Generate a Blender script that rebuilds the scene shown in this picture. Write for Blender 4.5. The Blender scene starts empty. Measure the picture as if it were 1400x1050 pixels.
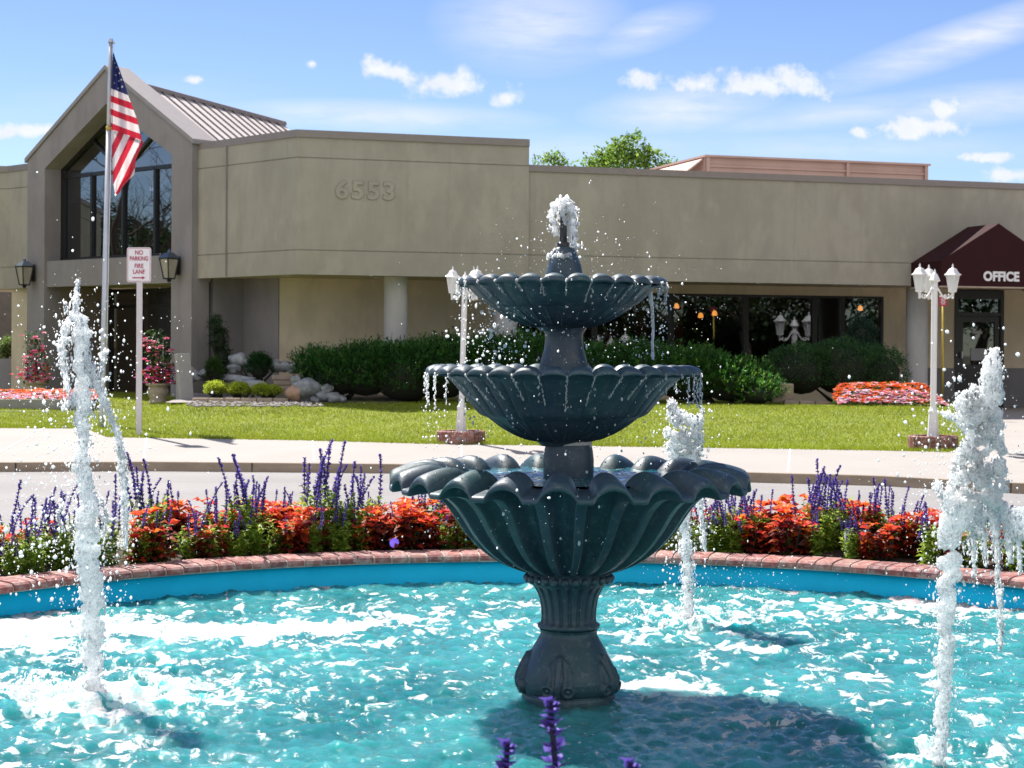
import bpy, math, random
import numpy as np
from mathutils import Vector, Matrix, noise as mnoise
random.seed(7); rng = np.random.default_rng(7)
sc = bpy.context.scene
col = sc.collection
# ------------------------------------------------------------------ camera
EYE = 1.65; FPX = 2400.0; ROLL = 0.005
cam_d = bpy.data.cameras.new("camera"); cam = bpy.data.objects.new("camera", cam_d); col.objects.link(cam)
cam.location = (0, 0, EYE); cam.rotation_euler = (math.pi/2, -ROLL, 0)
cam_d.sensor_width = 36; cam_d.sensor_fit = 'HORIZONTAL'; cam_d.lens = FPX/1400*36
cam_d.shift_y = -50/1400; cam_d.clip_end = 5000; cam_d.clip_start = 0.05
cam_d.dof.use_dof = True; cam_d.dof.focus_distance = 7.6; cam_d.dof.aperture_fstop = 12.0
sc.camera = cam
# ------------------------------------------------------------------ light, sky, exposure
SUN_H = Vector((-0.57, 0.82)).normalized(); SUN_EL = math.radians(54)
SUN = Vector((SUN_H.x*math.cos(SUN_EL), SUN_H.y*math.cos(SUN_EL), math.sin(SUN_EL)))
sl = bpy.data.lights.new("sun", 'SUN'); sl.energy = 5.0; sl.angle = math.radians(0.53); sl.color = (1.0, 0.955, 0.88)
so = bpy.data.objects.new("sun", sl); col.objects.link(so)
so.rotation_euler = SUN.to_track_quat('Z', 'Y').to_euler(); so.location = (-20, 25, 40)
w = bpy.data.worlds.new("World"); sc.world = w; w.use_nodes = True
wn = w.node_tree.nodes; wl = w.node_tree.links; wn.clear()
sc.view_settings.view_transform = 'Standard'; sc.view_settings.look = 'None'
sc.view_settings.exposure = 0.9; sc.view_settings.gamma = 1.0
try: sc.view_settings.use_curve_mapping = False
except Exception: pass
sc.render.engine = 'CYCLES'
cy = sc.cycles
cy.max_bounces = 8; cy.diffuse_bounces = 4; cy.glossy_bounces = 4; cy.transmission_bounces = 6; cy.transparent_max_bounces = 32
cy.caustics_reflective = False; cy.caustics_refractive = False; cy.sample_clamp_indirect = 6.0
cy.use_denoising = True

def sky_world():
    tc = wn.new('ShaderNodeTexCoord')
    sky = wn.new('ShaderNodeTexSky'); sky.sky_type = 'NISHITA'; sky.sun_disc = False
    sky.sun_elevation = SUN_EL; sky.sun_rotation = math.atan2(SUN.x, SUN.y)
    sky.altitude = 1600; sky.air_density = 1.0; sky.dust_density = 0.6; sky.ozone_density = 1.6
    sep = wn.new('ShaderNodeSeparateXYZ'); wl.new(tc.outputs['Generated'], sep.inputs[0])
    def m(op, a, b=None, c=None, clamp=False):
        n = wn.new('ShaderNodeMath'); n.operation = op; n.use_clamp = clamp
        for i, v in enumerate((a, b, c)):
            if v is None: continue
            if isinstance(v, (int, float)): n.inputs[i].default_value = v
            else: wl.new(v, n.inputs[i])
        return n.outputs[0]
    ay = m('MAXIMUM', m('ABSOLUTE', sep.outputs[1]), 0.05)
    u = m('DIVIDE', sep.outputs[0], ay); v = m('DIVIDE', sep.outputs[2], ay)
    cmb = wn.new('ShaderNodeCombineXYZ'); wl.new(u, cmb.inputs[0]); wl.new(v, cmb.inputs[1])
    # warp the directions a little so that cloud outlines are ragged
    def noise(scale, detail, rough, vec, sx=1, sy=1):
        mp = wn.new('ShaderNodeMapping'); mp.inputs['Scale'].default_value = (sx, sy, 1); wl.new(vec, mp.inputs[0])
        n = wn.new('ShaderNodeTexNoise'); n.inputs['Scale'].default_value = scale; n.inputs['Detail'].default_value = detail
        n.inputs['Roughness'].default_value = rough; wl.new(mp.outputs[0], n.inputs['Vector']); return n
    nz = noise(52, 8, 0.64, cmb.outputs[0])
    def blob(px, py, a, b, rot=0.0):
        mp = wn.new('ShaderNodeMapping'); mp.vector_type = 'TEXTURE'
        mp.inputs['Location'].default_value = ((px-700)/FPX, (475-py)/FPX, 0)
        mp.inputs['Rotation'].default_value = (0, 0, rot); mp.inputs['Scale'].default_value = (a/FPX, b/FPX, 1)
        wl.new(cmb.outputs[0], mp.inputs[0])
        ln = wn.new('ShaderNodeVectorMath'); ln.operation = 'LENGTH'; wl.new(mp.outputs[0], ln.inputs[0])
        return m('SUBTRACT', 1.0, ln.outputs['Value'])
    cum = None
    for args in [(1035,114,88,27),(1080,110,66,30),(955,114,52,21),(880,106,38,19),(540,100,56,18,-.22),(605,114,86,27,-.12),
                 (690,136,28,15),(1260,171,110,21),(1288,147,46,25),(1172,178,16,10),(425,88,11,8),(262,111,17,7),(45,183,80,13),(10,184,32,13),
                 (1380,235,60,13), (1350,212,50,10), (-120,120,90,26), (1560,120,120,40), (1750,60,90,30)]:
        bm = blob(*args); cum = bm if cum is None else m('MAXIMUM', cum, bm)
    dn = m('ADD', cum, m('MULTIPLY', m('SUBTRACT', nz.outputs['Fac'], 0.5), 3.2))
    mr = wn.new('ShaderNodeMapRange'); mr.interpolation_type = 'SMOOTHSTEP'
    wl.new(dn, mr.inputs[0]); mr.inputs[1].default_value = 0.05; mr.inputs[2].default_value = 0.95; mr.inputs[3].default_value = 0; mr.inputs[4].default_value = 0.95
    cir = None
    for px, py, a, b, r, k in [(725,30,150,80,0,.75),(880,42,105,32,.3,.7),(930,148,150,38,.08,.9),(1150,152,260,24,.1,.6),(1320,50,260,34,.33,.9),(510,160,270,26,-.03,.8),
                            (1330,140,200,34,.1,.75),(700,205,900,34,0,.35),(1150,200,400,26,.02,.4),(150,160,260,60,.1,.22)]:
        bm = m('MULTIPLY', m('MAXIMUM', blob(px,py,a,b,r), 0.0), k); cir = bm if cir is None else m('MAXIMUM', cir, bm)
    nz2 = noise(14, 7, 0.62, cmb.outputs[0], 1.0, 5.0)
    cirm = m('MULTIPLY', cir, m('MULTIPLY_ADD', nz2.outputs['Fac'], 2.6, -0.48, clamp=True))
    fac = m('MAXIMUM', mr.outputs[0], cirm)
    up = m('GREATER_THAN', sep.outputs[2], 0.0); fac = m('MULTIPLY', fac, up)
    # clouds: a white a little brighter than the sky round them, greyer inside
    shade = noise(55, 4, 0.5, cmb.outputs[0])
    cr = wn.new('ShaderNodeMix'); cr.data_type = 'RGBA'; wl.new(shade.outputs['Fac'], cr.inputs[0])
    cr.inputs[6].default_value = (5.6, 5.9, 6.6, 1); cr.inputs[7].default_value = (7.3, 7.4, 7.5, 1)
    hs = wn.new('ShaderNodeHueSaturation'); hs.inputs['Hue'].default_value = 0.5155; hs.inputs['Saturation'].default_value = 1.18; hs.inputs['Value'].default_value = 1.0
    wl.new(sky.outputs[0], hs.inputs['Color'])
    mx = wn.new('ShaderNodeMix'); mx.data_type = 'RGBA'; wl.new(fac, mx.inputs[0]); wl.new(hs.outputs[0], mx.inputs[6]); wl.new(cr.outputs[2], mx.inputs[7])
    # unseen bright clouds added behind the camera to fill the shaded facade
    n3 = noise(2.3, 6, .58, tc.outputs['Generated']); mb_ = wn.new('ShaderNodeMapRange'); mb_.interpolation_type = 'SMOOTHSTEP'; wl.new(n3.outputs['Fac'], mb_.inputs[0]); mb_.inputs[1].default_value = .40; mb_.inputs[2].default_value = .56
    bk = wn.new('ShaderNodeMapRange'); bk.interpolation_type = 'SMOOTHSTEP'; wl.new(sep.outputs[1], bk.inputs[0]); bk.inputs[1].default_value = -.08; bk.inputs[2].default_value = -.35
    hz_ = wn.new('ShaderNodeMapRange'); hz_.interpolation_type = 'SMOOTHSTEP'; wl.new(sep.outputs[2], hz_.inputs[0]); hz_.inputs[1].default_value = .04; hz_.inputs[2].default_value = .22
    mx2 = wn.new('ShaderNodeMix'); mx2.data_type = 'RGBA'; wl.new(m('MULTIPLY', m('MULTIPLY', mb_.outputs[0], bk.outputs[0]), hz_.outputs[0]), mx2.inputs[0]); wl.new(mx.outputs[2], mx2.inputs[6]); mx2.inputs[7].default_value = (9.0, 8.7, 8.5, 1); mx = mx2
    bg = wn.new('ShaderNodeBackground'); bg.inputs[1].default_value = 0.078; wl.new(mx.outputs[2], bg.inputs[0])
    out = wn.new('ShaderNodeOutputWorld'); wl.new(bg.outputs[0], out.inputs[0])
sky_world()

# ------------------------------------------------------------------ measuring helpers (photo pixel -> metres)
def ray(px, py):
    dx, dy = px-700, py-475; c, s = math.cos(ROLL), math.sin(ROLL)
    return (dx*c + dy*s)/FPX, -(-dx*s + dy*c)/FPX
def at(px, py, d):                     # the point seen at a pixel, d metres away
    u, v = ray(px, py); return Vector((u*d, d, EYE + v*d))
def onz(px, py, z):                    # the point seen at a pixel, on the level z
    u, v = ray(px, py); return at(px, py, (z-EYE)/v)

# ------------------------------------------------------------------ object helpers
def tag(o, label=None, cat=None, group=None, kind=None):
    if label: o['label'] = label
    if cat: o['category'] = cat
    if group: o['group'] = group
    if kind: o['kind'] = kind
    return o
def thing(name, label, cat, loc=(0,0,0), rz=0.0, group=None):
    o = bpy.data.objects.new(name, None); col.objects.link(o); o.location = loc; o.rotation_euler = (0, 0, rz)
    o.empty_display_size = 0.2
    return tag(o, label, cat, group)
def raw_mesh(name, V, F, mats=None, smooth=False, fmat=None, colr=None):
    me = bpy.data.meshes.new(name)
    if isinstance(F, np.ndarray):
        V = np.asarray(V, dtype=np.float32); n, k = F.shape
        me.vertices.add(len(V)); me.vertices.foreach_set('co', V.ravel())
        me.loops.add(n*k); me.loops.foreach_set('vertex_index', F.astype(np.int32).ravel())
        me.polygons.add(n); me.polygons.foreach_set('loop_start', np.arange(0, n*k, k, dtype=np.int32))
        try: me.polygons.foreach_set('loop_total', np.full(n, k, dtype=np.int32))
        except Exception: pass
        me.update(calc_edges=True)
    else:
        me.from_pydata([tuple(v) for v in V], [], F)
    for m_ in (mats if isinstance(mats, (list, tuple)) else [mats]):
        if m_: me.materials.append(m_)
    if smooth: me.polygons.foreach_set('use_smooth', np.ones(len(me.polygons), dtype=bool))
    if fmat is not None: me.polygons.foreach_set('material_index', np.asarray(fmat, dtype=np.int32))
    if colr is not None:
        a = me.color_attributes.new('tint', 'FLOAT_COLOR', 'POINT')
        c = np.ones((len(me.vertices), 4), dtype=np.float32); c[:, :3] = colr; a.data.foreach_set('color', c.ravel())
    me.update(); return me
def put(name, me, parent=None, loc=None):
    o = bpy.data.objects.new(name, me); col.objects.link(o)
    if parent: o.parent = parent
    if loc is not None: o.location = loc
    return o
class MB:
    def __init__(s): s.V = []; s.F = []; s.M = []; s.m = 0
    def add(s, V, F):
        b = len(s.V); s.V += [Vector(v) for v in V]; s.F += [[i+b for i in f] for f in F]; s.M += [s.m]*len(F); return s
    def box(s, c, size, rz=0, rot=None):
        R = rot or Matrix.Rotation(rz, 3, 'Z'); c = Vector(c)
        V = [c + R @ Vector((x*size[0]/2, y*size[1]/2, z*size[2]/2)) for z in (-1,1) for y in (-1,1) for x in (-1,1)]
        return s.add(V, [[0,2,3,1],[4,5,7,6],[0,1,5,4],[2,6,7,3],[0,4,6,2],[1,3,7,5]])
    def prism(s, poly, d):             # polygon of 3D points extruded by vector d
        n = len(poly); d = Vector(d); P = [Vector(p) for p in poly]
        return s.add(P + [p+d for p in P], [list(range(n))[::-1], list(range(n, 2*n))] + [[i, (i+1)%n, n+(i+1)%n, n+i] for i in range(n)])
    def tube(s, pts, rad, n=8, cap=True):
        pts = [Vector(p) for p in pts]; rad = rad if isinstance(rad, (list, tuple)) else [rad]*len(pts)
        V = []; F = []; prev = None
        for i, p in enumerate(pts):
            t = (pts[min(i+1, len(pts)-1)] - pts[max(i-1, 0)]).normalized()
            a = prev - t*prev.dot(t) if prev is not None else t.orthogonal()
            if a.length < 1e-6: a = t.orthogonal()
            a.normalize(); b = t.cross(a); prev = a
            V += [p + (a*math.cos(2*math.pi*k/n) + b*math.sin(2*math.pi*k/n))*rad[i] for k in range(n)]
        for i in range(len(pts)-1):
            F += [[i*n+k, i*n+(k+1)%n, (i+1)*n+(k+1)%n, (i+1)*n+k] for k in range(n)]
        if cap: F += [list(range(n))[::-1], [(len(pts)-1)*n+k for k in range(n)]]
        return s.add(V, F)
    def lathe(s, prof, n=48, c=(0,0,0), fr=None, rot=0.0, cap=False):     # fr(theta, i) scales the radius
        c = Vector(c); V = []; F = []
        for i, (r, z) in enumerate(prof):
            for k in range(n):
                th = 2*math.pi*k/n + rot; rr = r*(fr(th, i) if fr else 1)
                V.append(c + Vector((rr*math.cos(th), rr*math.sin(th), z)))
        for i in range(len(prof)-1):
            F += [[i*n+k, i*n+(k+1)%n, (i+1)*n+(k+1)%n, (i+1)*n+k] for k in range(n)]
        if cap: F += [list(range(n))[::-1], [(len(prof)-1)*n+k for k in range(n)]]
        return s.add(V, F)
    def ball(s, c, r, n=10, sc_=(1,1,1)):
        V = []; F = []; c = Vector(c); m_ = max(4, n//2)
        for i in range(m_+1):
            ph = math.pi*i/m_
            for k in range(n):
                th = 2*math.pi*k/n; V.append(c + Vector((r*sc_[0]*math.sin(ph)*math.cos(th), r*sc_[1]*math.sin(ph)*math.sin(th), r*sc_[2]*math.cos(ph))))
        for i in range(m_): F += [[i*n+k, (i+1)*n+k, (i+1)*n+(k+1)%n, i*n+(k+1)%n] for k in range(n)]
        return s.add(V, F)
    def build(s, name, mats, parent=None, smooth=False, world=True, bevel=0):
        off = Vector((0,0,0))
        if parent is not None and world:
            p = parent
            while p: off = off + p.location; p = p.parent
        me = raw_mesh(name, [v-off for v in s.V], s.F, mats, smooth, s.M if isinstance(mats, (list, tuple)) else None)
        import bmesh
        bm = bmesh.new(); bm.from_mesh(me)
        bmesh.ops.remove_doubles(bm, verts=bm.verts, dist=1e-5)
        bmesh.ops.recalc_face_normals(bm, faces=bm.faces); bm.to_mesh(me); bm.free()
        o = put(name, me, parent)
        if bevel:
            b = o.modifiers.new('bevel', 'BEVEL'); b.width = bevel; b.segments = 2; b.limit_method = 'ANGLE'; b.angle_limit = math.radians(40); b.harden_normals = False
        if smooth == 'auto':
            pass
        return o
def text_mesh(body, size, extrude=0.002, offset=0.0, align='CENTER', space=1.0, line=1.0):
    cu = bpy.data.curves.new('t', 'FONT'); cu.body = body; cu.size = size; cu.extrude = extrude; cu.offset = offset
    cu.align_x = align; cu.align_y = 'CENTER'; cu.space_character = space; cu.space_line = line; cu.resolution_u = 4
    o = bpy.data.objects.new('t', cu); col.objects.link(o); bpy.context.view_layer.update()
    dg = bpy.context.evaluated_depsgraph_get(); me = bpy.data.meshes.new_from_object(o.evaluated_get(dg))
    bpy.data.objects.remove(o); bpy.data.curves.remove(cu); return me
def copy_tree(o, parent=None):
    c = o.copy(); col.objects.link(c)
    if parent: c.parent = parent
    for ch in list(o.children): copy_tree(ch, c)
    return c

# ------------------------------------------------------------------ materials
class NT:
    def __init__(s, name):
        s.mat = bpy.data.materials.new(name); s.mat.use_nodes = True; s.n = s.mat.node_tree.nodes; s.l = s.mat.node_tree.links
        s.b = s.n['Principled BSDF']; s.out = s.n['Material Output']
    def new(s, t, **kw):
        n = s.n.new(t)
        for k, v in kw.items():
            if hasattr(n, k): setattr(n, k, v)
            else: s.set(n.inputs[k], v)
        return n
    def set(s, i, v):
        if hasattr(v, 'is_linked') or hasattr(v, 'links'): s.l.new(v, i)
        else: i.default_value = v
    def coords(s, kind='Object'): return s.n.new('ShaderNodeTexCoord').outputs[kind]
    def noise(s, scale, detail=4, rough=0.55, vec=None, stretch=None, dist=0.0):
        n = s.n.new('ShaderNodeTexNoise'); n.inputs['Scale'].default_value = scale; n.inputs['Detail'].default_value = detail
        n.inputs['Roughness'].default_value = rough; n.inputs['Distortion'].default_value = dist
        v = vec or s.coords()
        if stretch:
            mp = s.n.new('ShaderNodeMapping'); mp.inputs['Scale'].default_value = stretch; s.l.new(v, mp.inputs[0]); v = mp.outputs[0]
        s.l.new(v, n.inputs['Vector']); return n.outputs['Fac']
    def ramp(s, fac, stops):
        r = s.n.new('ShaderNodeValToRGB'); e = r.color_ramp.elements
        e[0].position, e[0].color = stops[0][0], (*stops[0][1], 1); e[1].position, e[1].color = stops[-1][0], (*stops[-1][1], 1)
        for p, c in stops[1:-1]:
            q = e.new(p); q.color = (*c, 1)
        s.l.new(fac, r.inputs[0]); return r.outputs[0]
    def mix(s, fac, a, b, blend='MIX'):
        n = s.n.new('ShaderNodeMix'); n.data_type = 'RGBA'; n.blend_type = blend
        s.set(n.inputs[0], fac)
        for i, v in ((6, a), (7, b)):
            if isinstance(v, tuple): n.inputs[i].default_value = (*v, 1)
            else: s.l.new(v, n.inputs[i])
        return n.outputs[2]
    def math(s, op, a, b=0.0, c=None, clamp=False):
        n = s.n.new('ShaderNodeMath'); n.operation = op; n.use_clamp = clamp
        for i, v in enumerate((a, b, c)):
            if v is None: continue
            s.set(n.inputs[i], v)
        return n.outputs[0]
    def sstep(s, v, lo, hi, a=0.0, b=1.0):
        n = s.n.new('ShaderNodeMapRange'); n.interpolation_type = 'SMOOTHSTEP'; s.l.new(v, n.inputs[0])
        for i, x in enumerate((lo, hi, a, b)): n.inputs[i+1].default_value = x
        return n.outputs[0]
    def bump(s, h, strength=0.3, dist=0.02):
        n = s.n.new('ShaderNodeBump'); n.inputs['Strength'].default_value = strength; n.inputs['Distance'].default_value = dist
        s.l.new(h, n.inputs['Height']); s.l.new(n.outputs[0], s.b.inputs['Normal']); return n
    def col(s, c):
        s.set(s.b.inputs['Base Color'], (*c, 1) if isinstance(c, tuple) else c)
    def p(s, **kw):
        for k, v in kw.items(): s.set(s.b.inputs[k.replace('_', ' ')], v)
        return s
def simple(name, c, rough=0.5, metal=0.0, var=0.12, vscale=6, bump=0.0, bscale=80, spec=0.5):
    t = NT(name); lo = tuple(x*(1-var) for x in c); hi = tuple(min(1, x*(1+var)) for x in c)
    t.col(t.ramp(t.noise(vscale, 5, 0.6), [(0.3, lo), (0.7, hi)])); t.p(Roughness=rough, Metallic=metal)
    t.b.inputs['Specular IOR Level'].default_value = spec
    if bump: t.bump(t.noise(bscale, 4, 0.6), bump, 0.01)
    return t.mat
def stucco(name, c):
    t = NT(name)
    big = t.noise(0.55, 4, 0.6); mid = t.noise(2.6, 5, 0.65, stretch=(1, 1, 0.35)); fine = t.noise(60, 4, 0.6)
    a = t.ramp(big, [(0.3, tuple(x*0.85 for x in c)), (0.7, tuple(x*1.10 for x in c))])
    a = t.mix(t.sstep(mid, 0.40, 0.68, 0, 0.6), a, tuple(x*0.80 for x in c))
    # pale patched places of the render coat
    a = t.mix(t.sstep(t.noise(1.5, 3, .5, stretch=(1,1,.6)), 0.55, 0.66, 0, 0.55), a, tuple(min(1, x*1.1) for x in c))
    a = t.mix(t.sstep(t.noise(1.0, 5, .6, stretch=(3.2,3.2,.16)), .54, .72, 0, .45), a, tuple(x*0.78 for x in c))
    t.col(a); t.p(Roughness=0.9); t.b.inputs['Specular IOR Level'].default_value = 0.2
    t.bump(t.math('ADD', fine, t.math('MULTIPLY', t.noise(18, 4, .6), .8)), 0.5, 0.010); return t.mat
def leafmat(name, c=(1,1,1), trans=0.45, rough=0.45, vscale=1.5, var=0.25, attr=True):
    t = NT(name); t.p(Roughness=rough)
    base = t.new('ShaderNodeAttribute', attribute_name='tint').outputs['Color'] if attr else None
    if base is None: colr = t.ramp(t.noise(vscale), [(0.3, tuple(x*(1-var) for x in c)), (0.7, tuple(x*(1+var) for x in c))])
    else: colr = base
    t.col(colr)
    tr = t.n.new('ShaderNodeBsdfTranslucent'); t.l.new(t.mix(0.35, colr, (0.5, 0.55, 0.08) if False else colr), tr.inputs[0])
    ms = t.n.new('ShaderNodeMixShader'); ms.inputs[0].default_value = trans
    t.l.new(t.b.outputs[0], ms.inputs[1]); t.l.new(tr.outputs[0], ms.inputs[2]); t.l.new(ms.outputs[0], t.out.inputs[0])
    t.b.inputs['Specular IOR Level'].default_value = 0.35
    return t.mat
M = {}
M['stucco'] = stucco('olive_stucco', (0.392, 0.362, 0.305))
M['stucco_low'] = stucco('beige_stucco', (0.66, 0.56, 0.40))
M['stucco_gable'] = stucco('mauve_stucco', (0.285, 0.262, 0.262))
M['column'] = stucco('column_stucco', (0.50, 0.48, 0.46))
M['cap'] = simple('parapet_cap_metal', (0.25, 0.215, 0.205), 0.55, 0.0, 0.06)
M['roof_metal'] = simple('standing_seam_metal', (0.58, 0.53, 0.51), 0.5, 0.0, 0.05, 1.5)
M['rooftop'] = simple('salmon_metal', (0.50, 0.335, 0.275), 0.6, 0, 0.08, 1.2)
M['bronze'] = simple('dark_bronze', (0.015, 0.014, 0.014), 0.35)
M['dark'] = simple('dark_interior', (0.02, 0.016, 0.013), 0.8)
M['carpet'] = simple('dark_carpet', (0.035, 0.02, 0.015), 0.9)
M['curtain'] = simple('rust_curtain', (0.20, 0.06, 0.02), 0.8)
M['white'] = simple('white_paint', (0.78, 0.76, 0.75), 0.4, 0, 0.04)
M['sign_white'] = simple('sign_white', (0.80, 0.78, 0.80), 0.35, 0, 0.02)
M['sign_red'] = simple('sign_red', (0.42, 0.02, 0.07), 0.4, 0, 0.03)
M['galv'] = simple('galvanised_steel', (0.50, 0.52, 0.55), 0.4, 0.5, 0.08, 4)
M['awning'] = simple('maroon_canvas', (0.034, 0.008, 0.010), 0.8, 0, 0.12, 5, 0.15, 200, 0.2)
M['black'] = simple('black_metal', (0.012, 0.012, 0.014), 0.4)
M['soil'] = simple('dark_soil', (0.045, 0.028, 0.02), 0.95, 0, 0.3, 12, 0.6, 30)
M['bark'] = simple('bark', (0.10, 0.075, 0.055), 0.9, 0, 0.3, 14, 0.5, 25)
M['stem'] = simple('green_stem', (0.05, 0.09, 0.03), 0.6)
M['stem_dark'] = simple('dark_twigs', (0.02, 0.022, 0.012), 0.9, 0, 0.3)
M['pot'] = simple('sandstone_urn', (0.40, 0.33, 0.27), 0.85, 0, 0.12, 9, 0.3, 60)
M['gold'] = simple('brass_pole', (0.45, 0.33, 0.06), 0.4, 0.3)
M['leaf'] = leafmat('leaf', trans=0.5)
M['petal'] = leafmat('petal', trans=0.35, rough=0.6)
M['blade'] = leafmat('grass_blade', trans=0.45, rough=0.5)
def glass_mat(name, tint, refl, k=1.0):
    t = NT(name); t.n.remove(t.b)
    g = t.n.new('ShaderNodeBsdfGlossy'); g.inputs['Roughness'].default_value = 0.015; g.inputs['Color'].default_value = (0.8, 0.85, 0.9, 1)
    nz = t.noise(0.8, 2, 0.5); bp = t.n.new('ShaderNodeBump'); bp.inputs['Strength'].default_value = 0.05; bp.inputs['Distance'].default_value = 0.03
    t.l.new(nz, bp.inputs['Height']); t.l.new(bp.outputs[0], g.inputs['Normal'])
    tr = t.n.new('ShaderNodeBsdfTransparent'); tr.inputs[0].default_value = (*tint, 1)
    lw = t.n.new('ShaderNodeLayerWeight'); lw.inputs[0].default_value = 0.35
    f = t.math('MULTIPLY_ADD', lw.outputs['Fresnel'], k, refl, clamp=True)
    ms = t.n.new('ShaderNodeMixShader'); t.l.new(f, ms.inputs[0]); t.l.new(tr.outputs[0], ms.inputs[1]); t.l.new(g.outputs[0], ms.inputs[2])
    t.l.new(ms.outputs[0], t.out.inputs[0]); return t.mat
M['glass'] = glass_mat('bronze_glass', (0.30, 0.26, 0.22), 0.06)
M['glass_door'] = glass_mat('dark_door_glass', (0.04, 0.035, 0.03), 0.0, 0.22)
M['glass_high'] = glass_mat('mirror_glass', (0.16, 0.17, 0.19), 0.20)
t = NT('frosted_glass'); t.col((0.82, 0.82, 0.80)); t.p(Roughness=0.35)
tr_ = t.n.new('ShaderNodeBsdfTranslucent'); tr_.inputs[0].default_value = (0.85, 0.86, 0.85, 1)
ms_ = t.n.new('ShaderNodeMixShader'); ms_.inputs[0].default_value = 0.5; t.l.new(t.b.outputs[0], ms_.inputs[1]); t.l.new(tr_.outputs[0], ms_.inputs[2]); t.l.new(ms_.outputs[0], t.out.inputs[0])
M['frost'] = t.mat
def emit(name, c, s):
    t = NT(name); t.col(c); t.b.inputs['Emission Color'].default_value = (*c, 1); t.b.inputs['Emission Strength'].default_value = s; return t.mat
M['lamp'] = emit('warm_lamp', (1.0, 0.45, 0.10), 1.6)
M['led'] = emit('violet_led', (0.25, 0.15, 0.9), 0.4)
# concrete, asphalt, brick
t = NT('sidewalk_concrete'); c0 = (0.335, 0.308, 0.285)
a = t.ramp(t.noise(0.7, 6, 0.6), [(0.3, tuple(x*0.93 for x in c0)), (0.7, tuple(x*1.05 for x in c0))])
a = t.mix(t.sstep(t.noise(90, 3, 0.6), 0.55, 0.75, 0, 0.3), a, tuple(x*0.8 for x in c0)); t.col(a); t.p(Roughness=0.9); t.bump(t.noise(120, 3), 0.25, 0.004); M['concrete'] = t.mat
t = NT('kerb_concrete'); c0 = (0.315, 0.245, 0.18)
a = t.ramp(t.noise(2.5, 6, 0.65, stretch=(1,1,4)), [(0.3, tuple(x*0.75 for x in c0)), (0.7, tuple(x*1.1 for x in c0))]); t.col(a); t.p(Roughness=0.9); t.bump(t.noise(80, 4), 0.4, 0.006); M['kerb'] = t.mat
t = NT('asphalt'); c0 = (0.30, 0.285, 0.28)
a = t.ramp(t.noise(0.9, 6, 0.65, stretch=(0.35, 1, 1)), [(0.3, tuple(x*0.84 for x in c0)), (0.7, tuple(x*1.1 for x in c0))])
a = t.mix(t.sstep(t.noise(75, 4, 0.75), 0.38, 0.66, 0.6, 0), a, tuple(x*0.55 for x in c0)); t.col(a); t.p(Roughness=0.85); t.bump(t.noise(110, 4, 0.7), 0.6, 0.01); M['asphalt'] = t.mat
t = NT('brick'); at_ = t.new('ShaderNodeAttribute', attribute_name='tint').outputs['Color']
a = t.mix(t.sstep(t.noise(22, 5, 0.65), 0.40, 0.70, 0, 0.8), at_, (0.45, 0.33, 0.30)); a = t.mix(t.sstep(t.noise(9, 5, 0.7), 0.5, 0.72, 0, 0.5), a, (0.07, 0.045, 0.045))
t.col(a); t.p(Roughness=0.8); t.bump(t.noise(60, 5, 0.7), 0.5, 0.008); M['brick'] = t.mat
M['mortar'] = simple('mortar', (0.40, 0.36, 0.32), 0.9, 0, 0.2, 20, 0.4, 60)
t = NT('lawn_soil'); t.col(t.ramp(t.noise(2.0, 6, 0.6), [(0.3, (0.13, 0.165, 0.012)), (0.7, (0.20, 0.23, 0.02))])); t.p(Roughness=0.95); M['lawn'] = t.mat
M['gravel'] = simple('grey_gravel', (0.30, 0.27, 0.26), 0.9, 0, 0.45, 30, 0.9, 40)
M['rock'] = simple('river_rock', (0.25, 0.262, 0.28), 0.85, 0, 0.45, 7, 0.6, 30)
M['rock_pink'] = simple('pink_rock', (0.42, 0.26, 0.19), 0.8, 0, 0.2, 8, 0.3, 40)
M['edging'] = simple('tan_edging', (0.36, 0.28, 0.22), 0.85, 0, 0.15, 8, 0.3, 60)
# ================================================================== GROUND
def sheet(name, pts, mat, kind='structure'):
    o = put(name, raw_mesh(name, pts, [list(range(len(pts)))], mat)); o['kind'] = kind; return o
sheet('ground', [(-600,-300,-.06),(600,-300,-.06),(600,1500,-.06),(-600,1500,-.06)], simple('dry_ground', (0.16,0.15,0.10), 0.95, 0, 0.3, 0.3))
sheet('road', [(-60,-12,0),(60,-12,0),(60,34,0),(-60,34,0)], M['asphalt'])
def interp(tab, x):
    xs = [p[0] for p in tab]; ys = [p[1] for p in tab]; return float(np.interp(x, xs, ys))
KF = [(-40,26.5),(-20,24.2),(-12,23.2)] + [(onz(px,py,.125).x, onz(px,py,.125).y) for px, py in ((0,632),(200,631),(400,632.8),(600,634.8),(820,639.5),(1020,645.5),(1200,650),(1290,655),(1390,660))] + [(9,18.8),(14,15),(20,9),(28,2)]
KB = [(-40,33.5),(-20,30.2),(-12.5,29.0),(onz(118,586,.28).x,onz(118,586,.28).y),(onz(146,597.5,.28).x,onz(146,597.5,.28).y)] + [(onz(px,py,.28).x, onz(px,py,.28).y) for px, py in ((200,598.6),(400,601.7),(600,607),(1000,612.6),(1200,615.8),(1290,618))] + [(9,22.6),(14,19),(20,13),(28,6)]
def kf(x): return interp(KF, x)
def kb(x): return interp(KB, x)
xs = np.arange(-38, 27, 0.25)
V = []; F = []
for x in xs:
    f, b = kf(x), kb(x)
    V += [(x, f, 0.0), (x, f+.012, .118), (x, f+.03, .126), (x, f+.17, .132), (x, b, .28), (x, b+.02, .26)]
n = 6
mi = []
for i in range(len(xs)-1):
    for k in range(n-1):
        F.append([i*n+k, (i+1)*n+k, (i+1)*n+k+1, i*n+k+1]); mi.append(0 if k < 2 else 1)
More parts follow.
